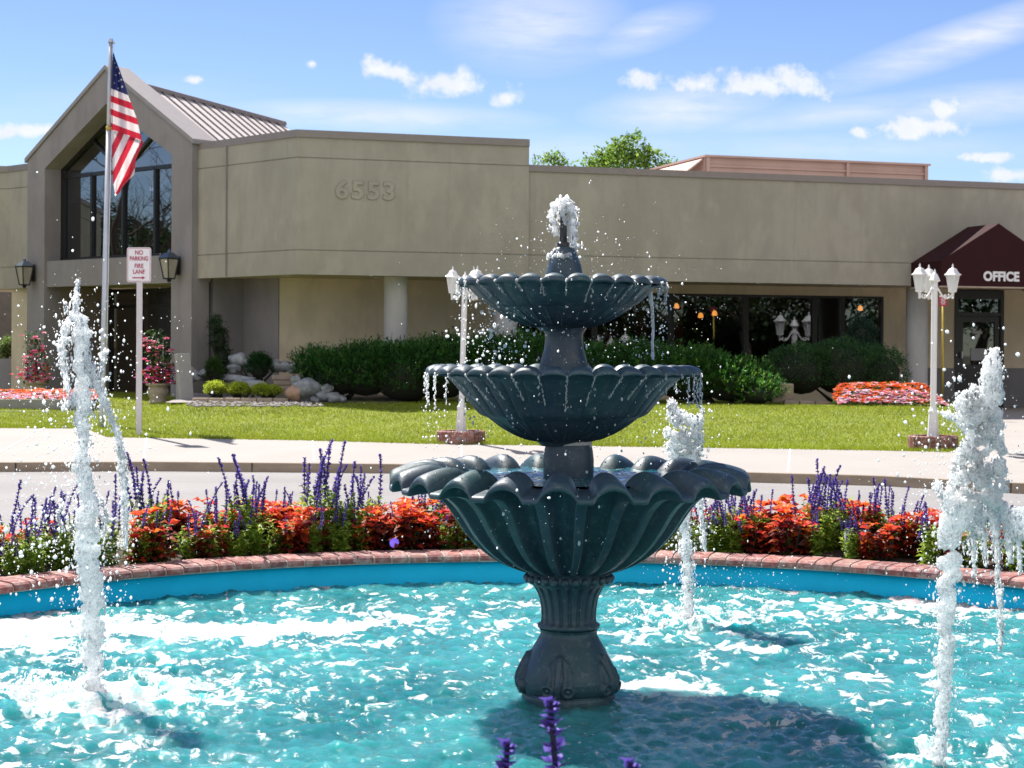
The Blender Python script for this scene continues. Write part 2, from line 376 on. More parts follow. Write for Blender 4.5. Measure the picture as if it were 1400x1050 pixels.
sw = put('sidewalk', raw_mesh('sidewalk', V, F, [M['kerb'], M['concrete']], False, mi)); sw['kind'] = 'structure'
# pale joints across the walk and dark ones in the kerb face
mb = MB()
for px in (-40, 182, 425, 632, 845, 1080, 1330, 1560):
    a = onz(px, 634 if px < 700 else 640 + (px-845)*.026, .132)
    x0 = a.x; x1 = x0*1.115
    for i in range(6):
        s0, s1 = i/6, (i+1)/6
        def sp(s, dx): 
            x = x0+(x1-x0)*s; f = kf(x)+.17; b = kb(x)
            return (x+dx, f+(b-f)*s, .132+(.28-.132)*s+.004)
        mb.add([sp(s0,-.011), sp(s0,.011), sp(s1,.011), sp(s1,-.011)], [[0,1,2,3]])
j = mb.build('sidewalk_joints', simple('joint_filler', (0.72,0.69,0.66), 0.9), None); j['kind'] = 'structure'
mb = MB()
for x in np.arange(-9.5, 9, 3.05):
    y = kf(x); mb.box((x, y+.004, .06), (.012, .012, .118))
j = mb.build('kerb_joints', M['black'], None); j['kind'] = 'structure'
# the lawn: a low berm rising towards the planting beds
def lz(x, y):
    t = min(1, max(0, (y-kb(x))/8.0)); return .275 + .31*(t*t*(3-2*t))
LX0, LX1 = -24.0, 6.15
V = []; F = []; nx, ny = 130, 30
for i in range(nx+1):
    x = LX0 + (LX1-LX0)*i/nx
    for k in range(ny+1):
        y = kb(x) + 12.0*k/ny; xx = x + (x-LX0)/(LX1-LX0)*0.25*max(0, y-23.4)*(1 if x > -6 else 0)
        V.append((xx, y, lz(xx, y) + .01*mnoise.noise((x*1.3, y*1.3, 0))))
for i in range(nx):
    for k in range(ny): a = i*(ny+1)+k; F.append([a, a+ny+1, a+ny+2, a+1])
lawn = put('lawn', raw_mesh('lawn', V, F, M['lawn'], True)); lawn['kind'] = 'structure'
# grass blades
N = 170000
gx = rng.uniform(-12.5, 8.3, N); fr = rng.random(N)**1.25
gy = np.array([kb(x) for x in gx]) - .03 + fr*9.5
gz = np.array([lz(a, b) for a, b in zip(gx, gy)])
okg = gx < 6.15 + .25*np.maximum(0, gy-23.4) - .02; gx, gy, gz, fr = gx[okg], gy[okg], gz[okg], fr[okg]; N = len(gx)
patch = np.array([mnoise.noise((a*.55, b*.55, 3.1)) + .6*mnoise.noise((a*2.1, b*2.1, 7.7)) for a, b in zip(gx, gy)])
ang = rng.uniform(0, 2*np.pi, N); h = rng.uniform(.018, .05, N)*np.where(fr < .02, 1.5, 1); wd = rng.uniform(.004, .009, N)
lean = rng.normal(0, .022, (N, 2))
P = np.stack([gx, gy, gz], 1); d = np.stack([np.cos(ang), np.sin(ang), np.zeros(N)], 1)*wd[:, None]
Vg = np.empty((N, 3, 3)); Vg[:, 0] = P-d; Vg[:, 1] = P+d; Vg[:, 2] = P + np.concatenate([lean, h[:, None]], 1)
tint = np.array([0.275, 0.335, 0.024])*(1 + .20*patch[:, None]) + rng.normal(0, .018, (N, 1))*np.array([1, .8, .1])
dry = rng.random(N) < .04; tint[dry] = np.array([.38, .32, .08]); tint = np.clip(tint, .005, 1)
g = put('grass', raw_mesh('grass', Vg.reshape(-1, 3), np.arange(N*3).reshape(N, 3), M['blade'], False, None, np.repeat(tint, 3, 0))); g['kind'] = 'stuff'
# paved court in front of the office and entrance
sheet('walkway', [(6.1,23.35,.262),(8.6,22.5,.262),(30,14,.262),(34,48,.30),(7.0,42,.30),(8.4,33.0,.285)], M['concrete'])
sheet('entrance_pavement', [(-30,32.6,.40),(-6.2,32.6,.42),(-4.9,35.4,.44),(-6.0,44,.46),(-30,48,.46)], M['concrete'])

# ================================================================== BUILDING
F0 = Vector((-4.13, 33.6, 0)); fa = Vector((.9535, .3013, 0)); fb = Vector((-.3013, .9535, 0))
def fp(s, t, z): return F0 + fa*s + fb*t + Vector((0,0,z))
Gc = Vector((-8.68, 37.85, 0)); gu = Vector((.751, -.66, 0)).normalized(); gb = Vector((.66, .751, 0)).normalized()
def gp(u, t, z): return Gc + gu*u + gb*t + Vector((0,0,z))
bld = thing('office_building', 'low olive stucco office building with a gabled glass entrance behind the lawn', 'building', (F0.x, F0.y, .3))
def wall_strip(mb, pts, th, z0, z1):         # mitred wall along a polyline; front is the camera side, thickness goes back
    P = [Vector((p[0], p[1])) for p in pts]; off = []
    nrm = []
    for i in range(len(P)-1):
        d = (P[i+1]-P[i]).normalized(); nrm.append(Vector((-d.y, d.x)))
    for i in range(len(P)):
        a = nrm[max(0, i-1)]; b = nrm[min(len(nrm)-1, i)]; m_ = (a+b).normalized(); off.append(P[i] + m_*(th/m_.dot(a)))
    n = len(P); V = [Vector((p.x, p.y, z0)) for p in P] + [Vector((p.x, p.y, z0)) for p in off] + [Vector((p.x, p.y, z1)) for p in P] + [Vector((p.x, p.y, z1)) for p in off]
    F = []
    for i in range(n-1):
        F += [[i, i+1, 2*n+i+1, 2*n+i], [n+i+1, n+i, 3*n+i, 3*n+i+1], [2*n+i, 2*n+i+1, 3*n+i+1, 3*n+i], [i+1, i, n+i, n+i+1]]
    F += [[0, 2*n, 3*n, n], [n-1, 2*n-1, 4*n-1, 3*n-1]]
    mb.add(V, F)
def setback(pts, d):                        # polyline moved back by d
    mb = MB(); wall_strip(mb, pts, d, 0, 1); n = len(pts); return [(v.x, v.y) for v in mb.V[n:2*n]]
def bands(pts, zs, th, name, mat, gap=.022, depth=.02):
    mb = MB()
    for z0, z1 in zip(zs[:-1], zs[1:]):
        wall_strip(mb, pts, th, z0 + (gap/2 if z0 != zs[0] else 0), z1 - (gap/2 if z1 != zs[-1] else 0))
    inner = setback(pts, depth)
    for z in zs[1:-1]: wall_strip(mb, inner, th-depth-.01, z-gap/2, z+gap/2)
    return mb.build(name, mat, bld)
Gr = gp(2.95, 0.0, 0); S1 = fp(4.67, 0, 0); SE = fp(26, 0.05, 0); S1b = fp(4.672, 0.05, 0)
left_line = [(Gr.x+.02, Gr.y+.03), (F0.x, F0.y), (S1.x, S1.y)]
bands(left_line, [3.03, 3.50, 5.27, 5.66], .3, 'wall', M['stucco'])
mb = MB(); cl = setback(left_line, -.035); cl[0] = left_line[0]; wall_strip(mb, cl, .42, 5.66, 5.80); mb.build('parapet_cap', M['cap'], bld)
right_line = [(S1b.x, S1b.y), (SE.x, SE.y)]
bands(right_line, [3.02, 3.50, 5.17], .3, 'wall', M['stucco'])
mb = MB(); wall_strip(mb, setback(right_line, -.035), .42, 5.17, 5.30); mb.build('parapet_cap', M['cap'], bld)
# vertical joint on the chamfered bay
v = F0 + (Gr-F0)*.69; mb = MB(); mb.box((v.x-.004, v.y-.004, 4.35), (.02, .02, 2.6), math.radians(45)); mb.build('wall_joint', M['cap'], bld)
# soffit, flat roof, back and far walls
mb = MB()
mb.prism([(Gr.x+.25, Gr.y+.28, 3.06), tuple(F0+fb*.28+fa*.1+Vector((0,0,3.06))), tuple(fp(26,.28,3.06)), tuple(fp(26,2.75,3.06)), tuple(fp(.1,2.75,3.06)), tuple(gp(2.9,1.35,3.06))], (0,0,.05))
mb.build('soffit', M['stucco_low'], bld)
mb = MB(); mb.prism([tuple(fp(0.2,.31,4.95)), tuple(fp(25.9,.31,4.95)), tuple(fp(25.9,16,4.95)), tuple(fp(-2,16,4.95)), tuple(gp(-2.9,9,4.95)), tuple(gp(-2.9,1,4.95)), tuple(gp(2.9,1,4.95))], (0,0,.1)); mb.build('roof', M['gravel'], bld)
mb = MB(); wall_strip(mb, [tuple(fp(-2,16.3,0).xy), tuple(fp(26,16.3,0).xy), tuple(fp(26.0,.6,0).xy)], -.3, 0, 4.94); mb.build('wall', M['stucco_low'], bld)
# recessed lower walls
T = 2.62; s_w0, s_w1 = 5.27, 14.1; s_d0, s_d1 = 15.97, 17.28
A0 = gp(2.95, .46, 0); A1 = gp(2.95, 1.25, 0); B1 = A1 + gu*1.1; C0 = fp(.12, T, 0)
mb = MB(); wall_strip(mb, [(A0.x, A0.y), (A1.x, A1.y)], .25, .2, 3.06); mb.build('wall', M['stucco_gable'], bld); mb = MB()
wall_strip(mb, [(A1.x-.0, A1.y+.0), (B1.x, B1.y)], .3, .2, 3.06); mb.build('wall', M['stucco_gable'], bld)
mb = MB(); wall_strip(mb, [(B1.x+.01, B1.y+.02), tuple(fp(s_w0, T, 0).xy)], .25, .2, 3.06)
mb.build('wall', M['stucco_low'], bld); mb = MB()
wall_strip(mb, [tuple(fp(s_w1, T, 0).xy), tuple(fp(s_d0, T, 0).xy)], .25, .2, 3.06); mb.build('wall', M['stucco_low'], bld); mb = MB()
wall_strip(mb, [tuple(fp(s_d1, T, 0).xy), tuple(fp(26, T, 0).xy)], .25, .2, 3.06); mb.build('wall', M['stucco_low'], bld); mb = MB()
wall_strip(mb, [tuple(fp(s_w0, T, 0).xy), tuple(fp(s_w1, T, 0).xy)], .25, .2, 0.95); mb.build('wall', M['stucco_low'], bld); mb = MB()
wall_strip(mb, [tuple(fp(s_w0, T, 0).xy), tuple(fp(s_w1, T, 0).xy)], .25, 2.86, 3.06)
mb.build('wall', M['stucco_low'], bld)
mb = MB(); wall_strip(mb, [tuple(fp(s_d1+.003, T-.02, 0).xy), tuple(fp(26, T-.02, 0).xy)], .018, .24, 1.22); wall_strip(mb, [tuple(fp(14.9, T-.02, 0).xy), tuple(fp(s_d0-.003, T-.02, 0).xy)], .018, .24, 1.22)
mb.build('wainscot', stucco('wainscot_paint', (0.22, 0.21, 0.21)), bld)
for s in (2.1, 4.38, 13.8, 19.2):
    c = fp(s, .62, 0); mb = MB(); mb.lathe([(.235, .3), (.235, 3.02), (.235, 3.058)], 40, (c.x, c.y, 0)); mb.build('column', M['column'], bld, True)
# downlights in the soffit
for s, t in ((-.0, 1.2), (1.9, 1.3), (7.3, .9), (10.2, .9), (12.6, .9), (15.4, .9)):
    c = fp(s, t, 3.05); mb = MB(); mb.lathe([(.09, 0), (.09, -.012), (.065, -.012), (.06, .0)], 20, c, cap=True); mb.build('downlight', M['white'], bld)
# window wall
def window(s0, s1, z0, z1):
    mb = MB(); e = .05
    for a, b in ((s0, s0+e), (s1-e, s1)): mb.prism([fp(a,T-.03,z0), fp(b,T-.03,z0), fp(b,T+.09,z0), fp(a,T+.09,z0)], (0,0,z1-z0))
    for a, b in ((z0, z0+e), (z1-e, z1)): mb.prism([fp(s0+e,T-.027,a), fp(s1-e,T-.027,a), fp(s1-e,T+.085,a), fp(s0+e,T+.085,a)], (0,0,b-a))
    w_ = mb.build('window', M['bronze'], bld)
    mb = MB(); mb.add([fp(s0+e*.6,T+.03,z0+e*.6), fp(s1-e*.6,T+.03,z0+e*.6), fp(s1-e*.6,T+.03,z1-e*.6), fp(s0+e*.6,T+.03,z1-e*.6)], [[0,1,2,3]]); mb.build('pane', M['glass'], w_)
sx = [s_w0, 7.05, 8.85, 10.65, 12.35, 13.05, s_w1]
for a, b in zip(sx[:-1], sx[1:]): window(a+.003, b-.003, .952, 2.858)
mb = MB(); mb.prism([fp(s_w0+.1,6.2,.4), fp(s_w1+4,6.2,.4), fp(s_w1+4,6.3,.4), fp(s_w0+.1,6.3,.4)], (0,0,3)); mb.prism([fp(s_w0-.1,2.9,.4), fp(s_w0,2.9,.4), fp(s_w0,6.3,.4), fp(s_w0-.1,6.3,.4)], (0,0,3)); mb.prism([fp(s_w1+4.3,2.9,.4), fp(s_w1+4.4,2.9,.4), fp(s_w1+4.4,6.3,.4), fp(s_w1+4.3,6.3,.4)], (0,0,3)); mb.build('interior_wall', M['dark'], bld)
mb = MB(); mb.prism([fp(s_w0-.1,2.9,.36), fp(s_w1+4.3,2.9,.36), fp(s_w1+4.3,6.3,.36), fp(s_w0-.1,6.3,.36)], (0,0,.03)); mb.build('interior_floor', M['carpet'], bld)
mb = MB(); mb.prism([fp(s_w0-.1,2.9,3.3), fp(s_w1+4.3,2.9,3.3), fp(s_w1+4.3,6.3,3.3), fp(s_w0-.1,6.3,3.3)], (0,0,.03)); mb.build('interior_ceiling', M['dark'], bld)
for s in (9.1, 9.9, 13.3):
    mb = MB()
    for k in range(7):
        x0 = s + k*.06; mb.prism([fp(x0,5.4+.03*(k%2),1.0), fp(x0+.06,5.4+.03*((k+1)%2),1.0), fp(x0+.06,5.43+.03*((k+1)%2),1.0), fp(x0,5.43+.03*(k%2),1.0)], (0,0,1.9))
    mb.build('curtain', M['curtain'], bld)
# pendant lamps inside, seen through the panes
for k, (px, py, gname) in enumerate(((925, 418, 'single'), (958, 431, 'pair'), (977, 428, 'pair'), (1176, 421, 'right'), (722, 437, 'left'))):
    p = at(px, py, 40.9 if px > 900 else 39.3)
    lb = {'single': 'small glowing lamp high behind the first window right of the fountain', 'pair': 'amber pendant lamp of the pair glowing behind the window', 'right': 'amber pendant lamp glowing alone behind the rightmost window', 'left': 'amber pendant lamp glowing left of the fountain neck'}[gname]
    r = thing('pendant_lamp', lb, 'lamp', p, 0, 'pendant lamps inside the building')
    mb = MB(); mb.lathe([(.02,.06),(.05,.03),(.065,-.04),(.055,-.06)], 16, p); mb.build('lamp_shade', M['lamp'], r, True)
    mb = MB(); mb.tube([p+Vector((0,0,.10)), Vector((p.x,p.y,3.3))], .008, 6); mb.build('cord', M['black'], r)
# office door
mb = MB(); e = .09
for a, b in ((s_d0, s_d0+e), (s_d1-e, s_d1)): mb.prism([fp(a,T-.03,.3), fp(b,T-.03,.3), fp(b,T+.12,.3), fp(a,T+.12,.3)], (0,0,2.75))
for a, b in ((2.84, 3.04), (2.44, 2.52)): mb.prism([fp(s_d0+e,T-.027,a), fp(s_d1-e,T-.027,a), fp(s_d1-e,T+.115,a), fp(s_d0+e,T+.115,a)], (0,0,b-a))
for a, b, z0, z1 in ((s_d0+e+.012, s_d0+e+.14, .32, 2.43), (s_d1-e-.14, s_d1-e-.012, .32, 2.43), (s_d0+e+.14, s_d1-e-.14, .32, 1.30), (s_d0+e+.14, s_d1-e-.14, 2.30, 2.43)):
    mb.prism([fp(a,T,z0), fp(b,T,z0), fp(b,T+.05,z0), fp(a,T+.05,z0)], (0,0,z1-z0))
door = mb.build('door', M['bronze'], bld)
mb = MB(); mb.add([fp(s_d0+.2,T+.03,1.28), fp(s_d1-.2,T+.03,1.28), fp(s_d1-.2,T+.03,2.32), fp(s_d0+.2,T+.03,2.32)], [[0,1,2,3]]); mb.add([fp(s_d0+.09,T+.03,2.5), fp(s_d1-.09,T+.03,2.5), fp(s_d1-.09,T+.03,2.86), fp(s_d0+.09,T+.03,2.86)], [[0,1,2,3]]); mb.build('door_glass', M['glass'], door)
mb = MB(); mb.prism([fp(s_d0+.16,T-.07,1.45), fp(s_d0+.19,T-.07,1.45), fp(s_d0+.19,T-.004,1.45), fp(s_d0+.16,T-.004,1.45)], (0,0,.16)); mb.build('handle', M['galv'], door)
mb = MB()
gp_ = simple('grey_paper', (0.35,0.35,0.36), 0.7)
for a, b, z0, z1 in ((16.46,16.72,2.02,2.09),(16.42,16.82,1.40,1.68)):
    mb = MB(); mb.prism([fp(a,T+.015,z0), fp(b,T+.015,z0), fp(b,T+.02,z0), fp(a,T+.02,z0)], (0,0,z1-z0)); mb.build('notice', gp_, door)
# rooftop equipment screen
mb = MB(); zt = 6.42
sl_, sr_ = 11.57, 17.84
mb.prism([fp(sl_,7,5.0), fp(sr_,7,5.0), fp(sr_,7,zt), fp(sl_,7,zt)], fb*3.5); mb.prism([fp(sl_-.05,6.9,zt), fp(sr_+.05,6.9,zt), fp(sr_+.05,10.6,zt), fp(sl_-.05,10.6,zt)], (0,0,.05))
for z in (5.6, 5.9, 6.18): mb.prism([fp(sl_+.05,6.96,z), fp(sr_-.05,6.96,z), fp(sr_-.05,6.998,z), fp(sl_+.05,6.998,z)], (0,0,.05))
for s in (sl_+.01, sl_+3.9, sr_-.1): mb.prism([fp(s,6.93,5.0), fp(s+.09,6.93,5.0), fp(s+.09,6.958,5.0), fp(s,6.958,5.0)], (0,0,zt-5.0))
mb.prism([fp(sl_-.01,7.1,zt-.01), fp(sl_-.01,10.4,zt-.01), fp(sl_-.62,10.4,5.95), fp(sl_-.62,7.1,5.95)], (0,0,-.05))
scr = mb.build('rooftop_screen', M['rooftop'], bld)
# gabled entrance
mb = MB(); th = .45
for sgn in (-1, 1):
    poly = [(2.95,.3),(2.28,.3),(2.28,5.60),(0,6.85),(0,7.58),(2.95,5.80)]
    mb.prism([gp(sgn*u, -.12, z) for u, z in poly], gb*th)
mb.prism([gp(-2.278,-.06,2.95), gp(2.278,-.06,2.95), gp(2.278,-.06,3.53), gp(-2.278,-.06,3.53)], gb*.38)
gw = mb.build('gable_wall', M['stucco_gable'], bld)
mb = MB()
for sgn in (-1, 1):
    mb.prism([gp(sgn*u, -.16, z) for u, z in ((0,7.585),(0,7.68),(3.02,5.87),(3.02,5.775))], gb*.62)
mb.build('gable_cap', simple('light_cap_metal', (0.30,0.27,0.26), 0.5, 0, 0.05), bld)
# upper glazing
mb = MB(); tt = .36
mb.add([gp(-2.27,tt,3.53), gp(2.27,tt,3.53), gp(2.27,tt,5.62), gp(0,tt,6.86), gp(-2.27,tt,5.62)], [[0,1,2,3,4]]); gwin = mb.build('window', M['glass_high'], bld)
mb = MB()
def bar(u0, z0, u1, z1, wd=.07, dep=.12):
    d = Vector((u1-u0, z1-z0)).normalized(); n_ = Vector((-d.y, d.x))*wd/2
    mb.prism([gp(u0-n_.x, tt-.06, z0-n_.y), gp(u1-n_.x, tt-.06, z1-n_.y), gp(u1+n_.x, tt-.06, z1+n_.y), gp(u0+n_.x, tt-.06, z0+n_.y)], gb*dep)
bar(-2.22,3.53,-2.22,5.62,.11); bar(2.24,3.53,2.24,5.62,.07); bar(-2.27,3.57,2.27,3.57,.09,.118); bar(-2.27,5.44,2.27,5.44,.08,.116)
for u in (-1.12, 0.02, 1.15): bar(u,3.6,u,5.44,.07,.114)
bar(-2.25,5.6,0,6.83,.12,.112); bar(2.25,5.6,0,6.83,.10,.110); bar(0,5.44,-1.15,6.2,.07,.108); bar(0,5.44,1.15,6.2,.07,.106)
mb.build('frame', M['bronze'], gwin)
# dark room behind, ceiling between the floors, walls of the entrance recess, entrance doors
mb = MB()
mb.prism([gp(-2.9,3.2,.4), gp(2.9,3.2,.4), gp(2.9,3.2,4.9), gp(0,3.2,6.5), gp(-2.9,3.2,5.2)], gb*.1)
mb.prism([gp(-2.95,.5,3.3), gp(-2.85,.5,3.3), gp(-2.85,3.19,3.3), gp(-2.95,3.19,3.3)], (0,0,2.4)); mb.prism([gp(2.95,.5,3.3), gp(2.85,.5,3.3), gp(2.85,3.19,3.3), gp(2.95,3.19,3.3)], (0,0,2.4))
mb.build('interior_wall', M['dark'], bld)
mb = MB(); mb.prism([gp(-2.84,.34,2.98), gp(2.84,.34,2.98), gp(2.84,3.18,2.98), gp(-2.84,3.18,2.98)], (0,0,.2)); mb.build('soffit', M['stucco_low'], bld)
mb = MB()
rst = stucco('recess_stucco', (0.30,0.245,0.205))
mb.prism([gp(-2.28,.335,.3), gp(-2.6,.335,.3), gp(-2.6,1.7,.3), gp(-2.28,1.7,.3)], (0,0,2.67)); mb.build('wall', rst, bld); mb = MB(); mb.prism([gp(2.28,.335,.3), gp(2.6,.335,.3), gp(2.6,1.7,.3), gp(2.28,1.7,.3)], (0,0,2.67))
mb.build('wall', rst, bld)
mb = MB()
for u in (-2.27,-1.15,-.04,.0,1.1,2.2): mb.prism([gp(u,1.62,.45), gp(u+.06,1.62,.45), gp(u+.06,1.72,.45), gp(u,1.72,.45)], (0,0,2.5))
for z in (.45, 2.5, 2.86): mb.prism([gp(-2.27,1.63,z), gp(2.27,1.63,z), gp(2.27,1.71,z), gp(-2.27,1.71,z)], (0,0,.08))
ed = mb.build('entrance_door', M['bronze'], bld)
mb = MB(); mb.add([gp(-2.26,1.67,.5), gp(2.26,1.67,.5), gp(2.26,1.67,2.9), gp(-2.26,1.67,2.9)], [[0,1,2,3]]); mb.build('door_glass', M['glass_door'], ed)
mb = MB()
for u in (-.14, .14): mb.tube([gp(u,1.58,1.2), gp(u,1.54,1.25), gp(u,1.54,1.75), gp(u,1.58,1.8)], .014, 6)
mb.build('handle', M['galv'], ed)
# standing-seam roof behind the gable
R0 = Vector((-8.2, 38.5, 7.33)); R1 = Vector((-5.85, 44.9, 7.30)); E0 = gp(2.95, .35, 5.72); E1 = E0 + (R1-R0)
L0 = gp(-2.95, .35, 5.72); L1 = L0 + (R1-R0)
mb = MB(); mb.prism([R0, R1, E1, E0], (0,0,-.06)); mb.prism([R0, R1, L1, L0], (0,0,-.06))
rf = mb.build('gable_roof', M['roof_metal'], bld)
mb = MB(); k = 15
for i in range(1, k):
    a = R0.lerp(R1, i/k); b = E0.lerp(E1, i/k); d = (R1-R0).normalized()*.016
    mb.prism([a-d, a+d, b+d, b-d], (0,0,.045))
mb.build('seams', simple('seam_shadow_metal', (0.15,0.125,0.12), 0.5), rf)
mb = MB(); d = (R1-R0).normalized(); mb.tube([R0+Vector((0,0,.04)), R1+Vector((0,0,.04))], .07, 8); mb.build('ridge_cap', M['cap'], rf)
# left wing
Lq = gp(-2.97, .12, 0)
left_wing = [(-24, 40.2), (-11.72, 40.75), (Lq.x, Lq.y)]
bands(left_wing, [2.95, 3.45, 5.27, 5.66], .3, 'wall', M['stucco'])
mb = MB(); wall_strip(mb, [(-24, 40.165), (-11.72, 40.715), (Lq.x, Lq.y-.03)], .42, 5.66, 5.80); mb.build('parapet_cap', M['cap'], bld)
mb = MB(); mb.prism([(-24,40.55,2.96),(-11.7,41.1,2.96),(-10.9,40.6,2.96),(-9.6,43.4,2.96),(-24,44,2.96)], (0,0,.08)); mb.build('soffit', M['stucco_low'], bld)
mb = MB(); wall_strip(mb, [(-11.62,40.75),(-10.98,40.35)], .35, .3, 2.95); wall_strip(mb, [(-24,40.9),(-12.9,41.0)], .3, .3, 2.95); mb.build('pier', M['stucco_low'], bld)
mb = MB(); wall_strip(mb, [(-12.88,40.95),(-11.63,40.8)], .25, .3, 1.33); mb.build('low_wall', M['stucco_gable'], bld)
mb = MB(); wall_strip(mb, [(-24,46.5),(-12.0,46.5)], .2, .3, 4.2); mb.build('garden_wall', simple('garden_wall_paint', (.2,.18,.16), .9), bld)
# house number: letters of the wall's own colour in a thin dark outline
xdir, zdir = fa, Vector((0,0,1)); Rm = Matrix((xdir, zdir, -fb)).transposed().to_4x4()
def place_text(me, name, mat, pos, parent, rot=Rm):
    me.materials.clear(); me.materials.append(mat); me.name = name
    off = Vector((0,0,0)); p = parent
    while p: off = off + p.location; p = p.parent
    me.transform(Matrix.Translation(Vector(pos)-off) @ rot); return put(name, me, parent)
pn = fp(1.34, -.006, 4.66)
n1 = text_mesh('6553', .47, .004, .024, space=1.18); n2 = text_mesh('6553', .47, .012, .014, space=1.18)
for q_ in (n1, n2): q_.transform(Matrix.Diagonal((1.12,1,1,1)))
hn = place_text(n1, 'house_number', simple('number_outline', (0.285,0.268,0.225), 0.9), pn, bld)
place_text(n2, 'number_face', M['stucco'], pn - fb*.004, hn)
# awning
aw_s0 = (Vector((8.57,37.6,0))-F0).dot(fa); aw_w = 2.76; tf, tb = -1.15, .045
mb = MB(); a0, a1 = aw_s0, aw_s0+aw_w; am = (a0+a1)/2; zb, ze, zp = 2.98, 3.50, 4.31
fr_ = [(a0,zb),(a1,zb),(a1,ze),(am,zp),(a0,ze)]
Vf = [fp(s,tf,z) for s, z in fr_]; Vb = [fp(s,tb,z) for s, z in fr_]
mb.add(Vf+Vb, [[0,1,2,3,4],[4,3,8,9],[3,2,7,8],[0,4,9,5],[1,6,7,2]])
aw = mb.build('awning', M['awning'], bld)
sm = aw.modifiers.new('thick', 'SOLIDIFY'); sm.thickness = .012
mb = MB()
for p, q in ((0,1),(0,5),(1,6)):
    P = Vf+Vb; mb.tube([P[p]+Vector((0,0,-.02)), P[q]+Vector((0,0,-.02))], .02, 8)
mb.build('awning_frame', simple('tan_frame', (0.42,0.33,0.25), 0.6), aw)
of = text_mesh('OFFICE', .25, .004, .012, space=1.04); ow = max(v.co.x for v in of.vertices)-min(v.co.x for v in of.vertices); of.transform(Matrix.Diagonal((.87/ow,1.06,1,1)))
place_text(of, 'lettering', M['sign_white'], fp(a0+1.44, tf-.014, 3.185), aw)

# ================================================================== WALL LANTERNS
def wall_lantern(px, py, d, label):
    p = at(px, py, d)
    r = thing('wall_lantern', label, 'lantern', p, 0, 'lanterns on the entrance piers')
    def q(u, t, z): return p + gu*u - gb*t + Vector((0,0,z))
    mb = MB(); mb.prism([q(-.09,-.02,-.18), q(.09,-.02,-.18), q(.09,-.02,.2), q(-.09,-.02,.2)], -gb*.03); mb.tube([q(0,.01,-.1), q(0,.1,-.16), q(0,.16,-.27)], .02, 6); mb.build('bracket', M['black'], r)
    cage = MB(); gl = MB(); w0, w1, z0, z1 = .08, .14, -.26, .15
    for su in (-1,1):
        for s2 in (-1,1): cage.tube([q(su*w0,.2+s2*w0,z0), q(su*w1,.2+s2*w1,z1)], .014, 6)
    for z, w_ in ((z0,w0),(z1,w1)):
        c4 = [q(-w_,.2-w_,z), q(w_,.2-w_,z), q(w_,.2+w_,z), q(-w_,.2+w_,z)]
        for i in range(4): cage.tube([c4[i], c4[(i+1)%4]], .014, 6)
    cage.ball(q(0,.2,z0-.03), .05, 8)
    cage.build('cage', M['black'], r)
    w0 -= .01; w1 -= .012
    V = [q(a*w_,.2+b*w_,z) for z, w_ in ((z0,w0),(z1,w1)) for a, b in ((-1,-1),(1,-1),(1,1),(-1,1))]
    gl.add(V, [[i,(i+1)%4,4+(i+1)%4,4+i] for i in range(4)]); gl.build('glass_pane', simple('amber_frost', (0.36,0.33,0.27), 0.4), r)
    rf_ = MB(); 
    V = [q(a*.165,.2+b*.165,z1+.01) for a, b in ((-1,-1),(1,-1),(1,1),(-1,1))] + [q(a*.06,.2+b*.06,z1+.12) for a, b in ((-1,-1),(1,-1),(1,1),(-1,1))]
    rf_.add(V, [[0,1,2,3],[4,5,6,7]] + [[i,(i+1)%4,4+(i+1)%4,4+i] for i in range(4)]); rf_.lathe([(.04,z1+.12),(.03,z1+.17),(.0,z1+.2)], 10, q(0,.2,0)); rf_.build('cap', simple('blue_grey_metal', (0.10,0.13,0.17), 0.35, 0.6), r)
p0 = gp(-2.62,-.14,0); p1 = gp(2.62,-.14,0)
wall_lantern(44, 374, p0.y, 'large black wall lantern on the pier left of the glass gable')
wall_lantern(242, 364, p1.y, 'large black wall lantern on the pier right of the glass gable')
# ================================================================== POOL
WZ = 0.15; FX, FY = 0.248, 7.5; PR = 3.75
pool = thing('fountain_pool', 'round turquoise painted pool basin with a red brick coping round the fountain', 'pool', (FX, FY, 0))
mb = MB(); mb.lathe([(PR+.02,-.45),(PR,WZ-.05),(PR,.292),(PR+.12,.292),(PR+.12,-.3)], 160, (FX,FY,0))
t = NT('pool_paint'); c0 = (0.0, 0.45, 0.72)
a = t.ramp(t.noise(1.6, 5, 0.6), [(0.3, tuple(x*.88 for x in c0)), (0.7, tuple(x*1.1 for x in c0))]); a = t.mix(t.sstep(t.noise(14, 4, .7, stretch=(1,1,.25)), .55, .8, 0, .25), a, (0.0, .56, .76)); t.col(a); t.p(Roughness=.6); t.b.inputs['Specular IOR Level'].default_value = .25
mb.build('pool_wall', t.mat, pool, True)
# coping of bricks laid radially, a bullnose towards the water
nb = 208; V = []; F = []; C = []; prof = [(-.030,.286),(-.034,.300),(-.030,.318),(-.014,.330),(.03,.335),(.12,.338),(.215,.337),(.22,.27)]
brick_cols = [(.24,.068,.062),(.28,.085,.07),(.20,.06,.058),(.30,.11,.09),(.26,.12,.10),(.17,.055,.055)]
for k in range(nb):
    t0 = 2*math.pi*(k+.055)/nb; t1 = 2*math.pi*(k+.945)/nb; b = len(V); cc = random.choice(brick_cols); dz = random.uniform(-.003,.003); dr = random.uniform(-.003,.003)
    for th in (t0, t1):
        for r, z in prof: V.append((FX+(PR+r+dr)*math.cos(th), FY+(PR+r+dr)*math.sin(th), z+dz)); C.append(cc)
    n = len(prof)
    for i in range(n-1): F.append([b+i, b+i+1, b+n+i+1, b+n+i])
    F.append([b+i for i in range(n)][::-1]); F.append([b+n+i for i in range(n)])
co = put('coping', raw_mesh('coping', [Vector(v)-pool.location for v in V], F, M['brick'], False, None, np.array(C)), pool)
